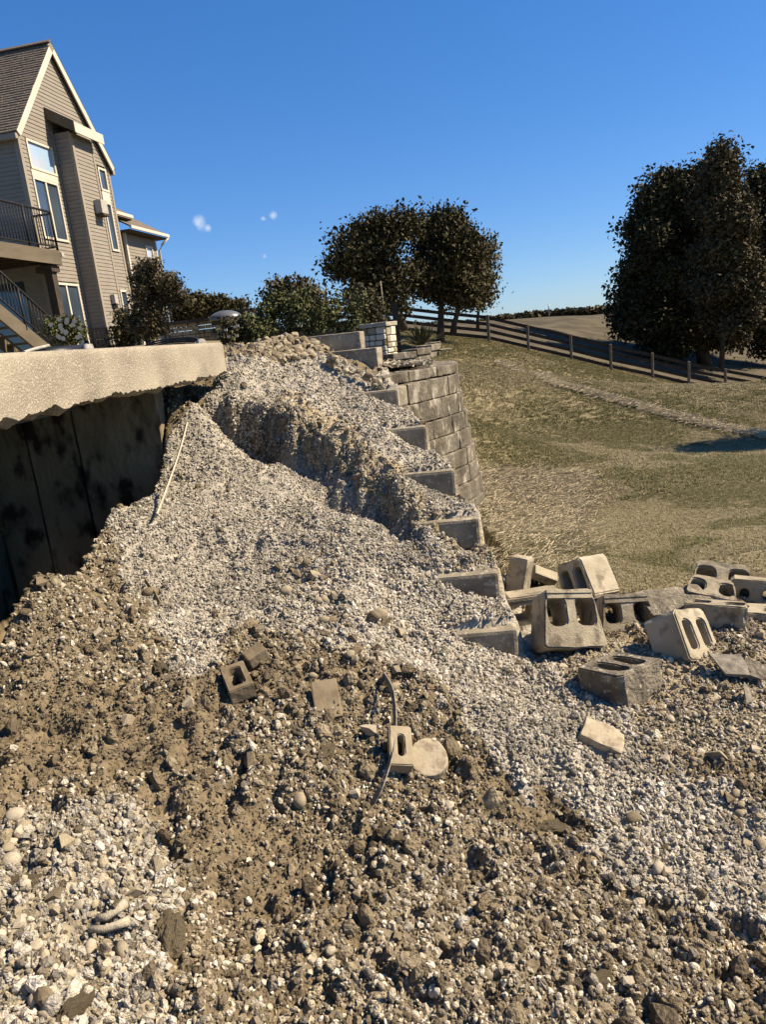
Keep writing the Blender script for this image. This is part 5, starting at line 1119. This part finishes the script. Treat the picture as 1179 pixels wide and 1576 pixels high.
tree('dark round tree on the skyline behind the stone counter', (300, 505), 27, [(300, 472, 26, 16), (285, 484, 20, 12), (325, 476, 18, 12), (340, 468, 12, 8), (362, 476, 14, 10), (372, 470, 5, 5)], 260, 24, .10, 'leaf_dark', 32, .22, .08)
# shrubs
def shrub(label, lobes, Y, n, per, leaf, m, seed, spread=.05, name='shrub', base=None, limbs=8, shell=.2):
    a, b = base or (lobes[0][0], 522); return tree(label, (a, b), Y, lobes, n, per, leaf, m, seed, spread, .012, None, None, shell, name, limbs, 'shrub')
shrub('leafy bright green shrub in the middle of the planting bed', [(430, 482, 26, 34), (455, 478, 28, 36), (405, 500, 22, 22), (480, 488, 26, 28)], 10.0, 330, 14, .026, 'leaf_green', 41, .05)
shrub('low yellow green shrub at the left end of the planting bed', [(380, 505, 22, 18), (365, 515, 16, 12), (400, 510, 22, 16)], 9.6, 200, 14, .024, 'leaf_green', 42, .04)
shrub('brownish shrub with drooping leaves behind the bright green shrub', [(440, 452, 34, 20), (470, 450, 30, 20), (415, 460, 12, 12), (490, 470, 16, 22)], 11.4, 260, 13, .034, 'leaf_bush', 43, .07)
shrub('loose tall weedy shrub just left of the stone pillar', [(520, 485, 28, 28), (545, 480, 20, 26), (500, 495, 24, 20), (535, 510, 22, 12)], 10.3, 230, 9, .024, 'leaf_green', 44, .06, shell=.05)
shrub('thin dark stemmed shrub between the weedy shrub and the spreading tree', [(560, 470, 26, 26), (580, 480, 18, 18)], 13, 150, 12, .035, 'leaf_bush', 45, .09)
shrub('dark shrub against the house wall below the maple', [(200, 500, 16, 26), (188, 512, 14, 18), (218, 512, 18, 18)], 14.5, 170, 16, .036, 'leaf_dark', 46, .08)
rose = shrub('round rose bush with cream flowers beside the stair foot', [(98, 508, 30, 18), (85, 505, 18, 16), (112, 512, 20, 16), (97, 496, 20, 9)], 12.0, 240, 14, .026, 'leaf_green', 47, .05, name='rose_bush', base=(98, 530))
rr = random.Random(2)
for i in range(17):
    a, b = rr.choice([(rr.uniform(75, 125), rr.uniform(488, 506)), (rr.uniform(72, 128), rr.uniform(500, 522))]); p = at(a, b, 11.72); mb = MB(); n = 6
    for k in range(n):
        t = 2 * math.pi * k / n; u = Vector((math.cos(t), -.3, math.sin(t))) * .038; w = Vector((-math.sin(t), 0, math.cos(t))) * .024; mb.add([p, p + u * .6 + w, p + u, p + u * .6 - w], [(0, 1, 2, 3)])
    mb.build('flower', M['petal'], rose)
s2 = shrub('small flowering shrub at the left end of the counter', [(355, 508, 14, 16), (348, 520, 12, 10)], 9.4, 90, 12, .022, 'leaf_bush', 48, .04, name='flower_shrub')
for i in range(5): p = at(rr.uniform(346, 366), rr.uniform(500, 522), 9.2); MB().box(p, (.035, .02, .03)).build('flower', M['petal'], s2)
def yucca():
    c = at(648, 531, 10.8); root = empty('yucca', c, 'spiky pale green yucca clump right of the stone pillar', 'plant'); rr = random.Random(6)
    for i in range(95):
        a = rr.uniform(0, 6.28); el = rr.uniform(.25, 1.45); l = rr.uniform(.26, .40); d = Vector((math.cos(a) * math.cos(el), math.sin(a) * math.cos(el), math.sin(el))); s = d.cross(Vector((0, 0, 1))).normalized(); b = c + Vector((math.cos(a), math.sin(a), 0)) * rr.uniform(0, .08)
        P = [b, b + d * l * .5, b + d * l * .95 - Vector((0, 0, l * .12 * math.cos(el)))]; n_ = s.cross(d) * .003
        mb = MB(); mb.add([P[0] - s * .008, P[0] + s * .008, P[1] + s * .014, P[1] - s * .014, P[2], P[1] + n_ * 2], [(0, 1, 5), (1, 2, 5), (2, 4, 5), (4, 3, 5), (3, 0, 5)]); mb.build('leaf', M['yucca'], root)
yucca()
# leaf litter on top of the wall
def litter():
    r = np.random.default_rng(9); n = 900; px = r.uniform(592, 668, n); P = np.array([at(a, b, 8.3 + (560 - b) / 25 * 1.0 + .2) for a, b in zip(px, r.uniform(548, 570, n) - (px - 592) * .12)]); P[:, 2] = np.maximum(bed_z(P[:, 0], P[:, 1]), P[:, 2] * 0 + 1.37) + r.uniform(0, .03, n)
    V, Fq = leaf_soup(P, r.uniform(.012, .03, n), 4, .3); o = soup('leaf_litter', V, Fq, M['lath'], tone=np.repeat(r.random(n), 4)); tag(o, 'dry leaves and twigs lying on top of the block wall', 'leaf litter', kind='stuff')
litter()

# ------------------------------------------------------------------ patio furniture and drain hose on the slab
def chair(label, px, py, Y, rz, w=.55, h=.92):
    c = at(px, py, Y); c.z = ST; root = empty('patio_chair', c, label, 'chair', 'black patio chairs'); Rz = Matrix.Rotation(rz, 3, 'Z'); T = lambda x, y, z: c + Rz @ Vector((x, y, z))
    def bx(nm, p0, sz, m='iron'): MB().box(T(*p0), sz, Rz).build(nm, M[m], root)
    for x in (-w / 2, w / 2):
        for y in (-w / 2, w / 2): bx('leg', (x, y, .21), (.035, .035, .42))
        bx('armrest', (x, 0, .64), (.05, w, .03)); bx('back_post', (x, w / 2, .66), (.035, .035, .5))
    bx('seat', (0, 0, .43), (w, w, .04), 'cloth')
    for i in range(5): bx('slat', (-w / 2 + .08 + i * (w - .16) / 4, w / 2, .66), (.03, .02, .44))
    bx('top_rail', (0, w / 2, h), (w + .04, .04, .05))
chair('black slatted patio chair nearest to the rose bush', 152, 535, 20.2, .3); chair('black slatted patio chair with its back to the chimney, second from the rose bush', 172, 534, 20.4, -.4)
def table(label, px, Y, w, dp, h):
    c = at(px, 535, Y); c.z = ST; root = empty('patio_table', c, label, 'table')
    MB().box(c + Vector((0, 0, h)), (w, dp, .04)).build('table_top', M['iron'], root)
    for x in (-1, 1):
        for y in (-1, 1): MB().box(c + Vector((x * (w / 2 - .04), y * (dp / 2 - .04), h / 2)), (.04, .04, h)).build('leg', M['iron'], root)
table('long black patio table between the chairs and the stone counter', 236, 18.2, .85, .5, .72)
p = at(196, 535, 20.0); box_thing('storage_box', 'dark storage box standing between the chairs and the table', 'box', Vector((p.x, p.y, ST + .35)), (.5, .45, .7), ((1, .1, 0), (0, 0, 1)), M['cloth'], .004, .02)
def hose(label, pts, rad, m='black_plastic', name='hose'):
    K = [Vector(q) for q in pts]; P = smooth_path(K, 40); return tag(MB().tube(P, rad, 8).build(name, M[m]), label, 'hose')
def onslab(px, y, dz): d = ray(px, 540); x = d[0] / d[1] * y; return Vector((x, y, ST + dz))
for i in range(5):
    z = .02 + i * .022; hose(['lowest', 'second lowest', 'middle', 'second highest', 'highest'][i] + ' black hose of the bundle lying on the patio', [onslab(206 + i * 3, 9.3, .01), onslab(228, 9.2, z), onslab(262, 9.1, z + .03), onslab(300, 9.0, z + .01), onslab(318 - i * 2, 9.0, .015 + i * .012)], .010)
mb = MB().tube([onslab(309, 8.85, .045), onslab(313.5, 8.8, .045)], .05, 16); tag(mb.build('plastic_plug', M['white_plastic']), 'white round plug at the end of the black hose bundle', 'plug')
mb = MB(); a, b = onslab(60, 7.0, .055), onslab(134, 7.6, .06); mb.tube([a, b], .075, 16); o = mb.build('pipe_roll', M['black_plastic']); tag(o, 'thick black roll lying on the slab below the rose bush', 'roll')
mb = MB().tube([onslab(132, 7.5, .068), onslab(142, 7.5, .068)], [.07, .06], 14); me = mb.mesh('roll_end', M['white_plastic']); roughen(me, 1, .01, 3, 20); tag(link('bucket', me), 'small white container at the end of the thick black roll', 'container')
hose('black hose curling along the left of the slab edge', [onslab(-40, 5.6, .02), onslab(0, 6.0, .03), onslab(15, 6.2, .07), onslab(32, 6.4, .04), onslab(60, 6.6, .02)], .016)
hose('pale rope end lying over the black hose on the slab', [onslab(36, 6.6, .09), onslab(52, 6.8, .115), onslab(76, 7.0, .14)], .014, 'white_plastic', 'rope')

# ------------------------------------------------------------------ fence
def fence():
    root = empty('board_fence', FB[5], 'long dark four rail board fence crossing the top of the lawn', 'fence')
    Hh = 1.46; fr = (.05, .30, .55, .80)
    for i, b in enumerate(FB):
        mb = MB(); w = .085 if i not in (3, 4) else .1; mb.box(b + Vector((0, 0, Hh / 2 - .1)), (w * 2 * .8, w * 1.6, Hh + .2)); me = mb.mesh('fence_post', M['post_wood']); bevel_mesh(me, .02, 1); link('fence_post', me, root)
    for i in range(len(FB) - 1):
        a, b = FB[i], FB[i + 1]
        for q in fr:
            z = Vector((0, 0, Hh * (1 - q) - .06)); A, B = a + z + Vector((0, .09, 0)), b + z + Vector((0, .09, 0)); u = Vector((0, 0, .092)); t = Vector((0, .03, 0))
            mb = MB(); mb.prism([A - u - t, B - u - t, B - u + t, A - u + t], [A + u - t, B + u - t, B + u + t, A + u + t]); mb.build('rail', M['rail_wood'], root)
    c = FB[-1]; r2 = empty('board_fence', c, 'second run of the board fence turning the corner at the right edge', 'fence')
    Q = [c] + [c + Vector((1.7 * k, -2.0 * k, 0)) for k in range(1, 6)]
    for k, q in enumerate(Q): q.z = float(lawn_z(np.array(q.x), np.array(q.y)))
    for q in Q[1:]:
        MB().box(q + Vector((0, 0, Hh / 2 - .1)), (.15, .15, Hh + .2)).build('fence_post', M['post_wood'], r2)
    for a, b in zip(Q, Q[1:]):
        for q in fr:
            z = Vector((0, 0, Hh * (1 - q) - .06)); A, B = a + z + Vector((.09, .06, 0)), b + z + Vector((.09, .06, 0)); u = Vector((0, 0, .075)); t = Vector((.02, .025, 0))
            mb = MB(); mb.prism([A - u - t, B - u - t, B - u + t, A - u + t], [A + u - t, B + u - t, B + u + t, A + u + t]); mb.build('rail', M['rail_wood'], r2)
fence()
p = at(613, 530, 12.2); q = MB().box((p.x, p.y, 1.85), (.09, .09, .85)).build('wooden_post', M['dark_wood']); tag(q, 'dark wooden post between the stone pillar and the yucca', 'post')
p = at(594, 500, 17); tag(MB().tube([(p.x, p.y, 1.6), (p.x - .02, p.y, at(591, 432, 17).z)], .018, 6).build('metal_pole', M['weathered']), 'thin pale metal pole standing behind the stone pillar', 'pole')
p0 = at(845, 492, 150); tag(MB().tube([p0, at(845, 468, 150)], .12, 5).build('mast', M['metal_grey']), 'thin mast rising from the far treeline', 'mast')
# ------------------------------------------------------------------ far wooded ridge
def ridge(label, px0, px1, Y, topf, n, leaf, m, seed):
    r = np.random.default_rng(seed); nn = 60; a = np.linspace(px0, px1, nn); V = []; 
    for p in a:
        t = at(p, topf(p), Y); V += [(t.x, Y, -12), (t.x, Y, t.z - 1.0), (t.x, Y + 80, t.z - 3)]
    Fq = [(i * 3 + k, (i + 1) * 3 + k, (i + 1) * 3 + k + 1, i * 3 + k + 1) for i in range(nn - 1) for k in range(2)]
    o = soup('distant_hill', V, Fq, M['leaf_dark']); o['kind'] = 'structure'
    px = r.uniform(px0, px1, n); P = np.array([at(p, topf(p) + r.exponential(4.5) - 1.0 + 1.8 * math.sin(p * .4) * r.random(), Y - r.uniform(0, 8)) for p in px]); k = np.repeat(np.arange(n), 5); Q = P[k] + r.normal(size=(n * 5, 3)) * [.6 * Y / 300, .6, .35 * Y / 300]
    V, Fq = leaf_soup(Q, leaf * r.uniform(.5, 1.3, len(Q)), seed); o = soup('far_woodland', V, Fq, M[m], tone=np.repeat(r.uniform(0, .5, n), 20)); tag(o, label, 'woodland', kind='stuff')
ridge('distant brown wooded ridge on the skyline beyond the fence', 745, 1040, 230, lambda p: float(np.interp(p, [745, 790, 830, 870, 920, 970, 1040], [492, 488, 483.5, 480, 476, 474, 470])), 3600, .7, 'leaf_mid', 61)
ridge('low hazy treeline left of the straight trunk', 560, 760, 260, lambda p: float(np.interp(p, [560, 620, 690, 760], [497, 499, 500, 494])), 1200, .7, 'leaf_mid', 62)

# ------------------------------------------------------------------ three wisps of cloud in the sky shader
def clouds():
    tc = N(W.node_tree, 'ShaderNodeTexCoord'); tot = None
    n = N(W.node_tree, 'ShaderNodeTexNoise', i_Scale=95, i_Detail=6); wl.new(tc.outputs['Generated'], n.inputs['Vector'])
    for px, py, r_ in ((305, 343, .017), (320, 351, .009), (420, 331, .009), (405, 337, .006), (407, 394, .006)):
        d = Vector(ray(px, py)).normalized(); ds = N(W.node_tree, 'ShaderNodeVectorMath', operation='DISTANCE'); wl.new(tc.outputs['Generated'], ds.inputs[0]); ds.inputs[1].default_value = d
        m_ = N(W.node_tree, 'ShaderNodeMapRange'); m_.inputs[1].default_value = 0; m_.inputs[2].default_value = r_; m_.inputs[3].default_value = 1; m_.inputs[4].default_value = 0; wl.new(ds.outputs['Value'], m_.inputs[0])
        if tot is None: tot = m_.outputs[0]
        else: a = N(W.node_tree, 'ShaderNodeMath', operation='MAXIMUM'); wl.new(tot, a.inputs[0]); wl.new(m_.outputs[0], a.inputs[1]); tot = a.outputs[0]
    a = N(W.node_tree, 'ShaderNodeMath', operation='MULTIPLY'); wl.new(tot, a.inputs[0]); wl.new(n.outputs['Fac'], a.inputs[1])
    r2 = N(W.node_tree, 'ShaderNodeMapRange'); r2.inputs[1].default_value = .20; r2.inputs[2].default_value = .55; r2.inputs[4].default_value = .6; wl.new(a.outputs[0], r2.inputs[0])
    mx = N(W.node_tree, 'ShaderNodeMix', data_type='RGBA'); wl.new(r2.outputs[0], mx.inputs[0]); wl.new(SKYOUT, mx.inputs[6]); mx.inputs[7].default_value = (7.5, 8.2, 9.0, 1); wl.new(mx.outputs[2], bg.inputs['Color'])
clouds()
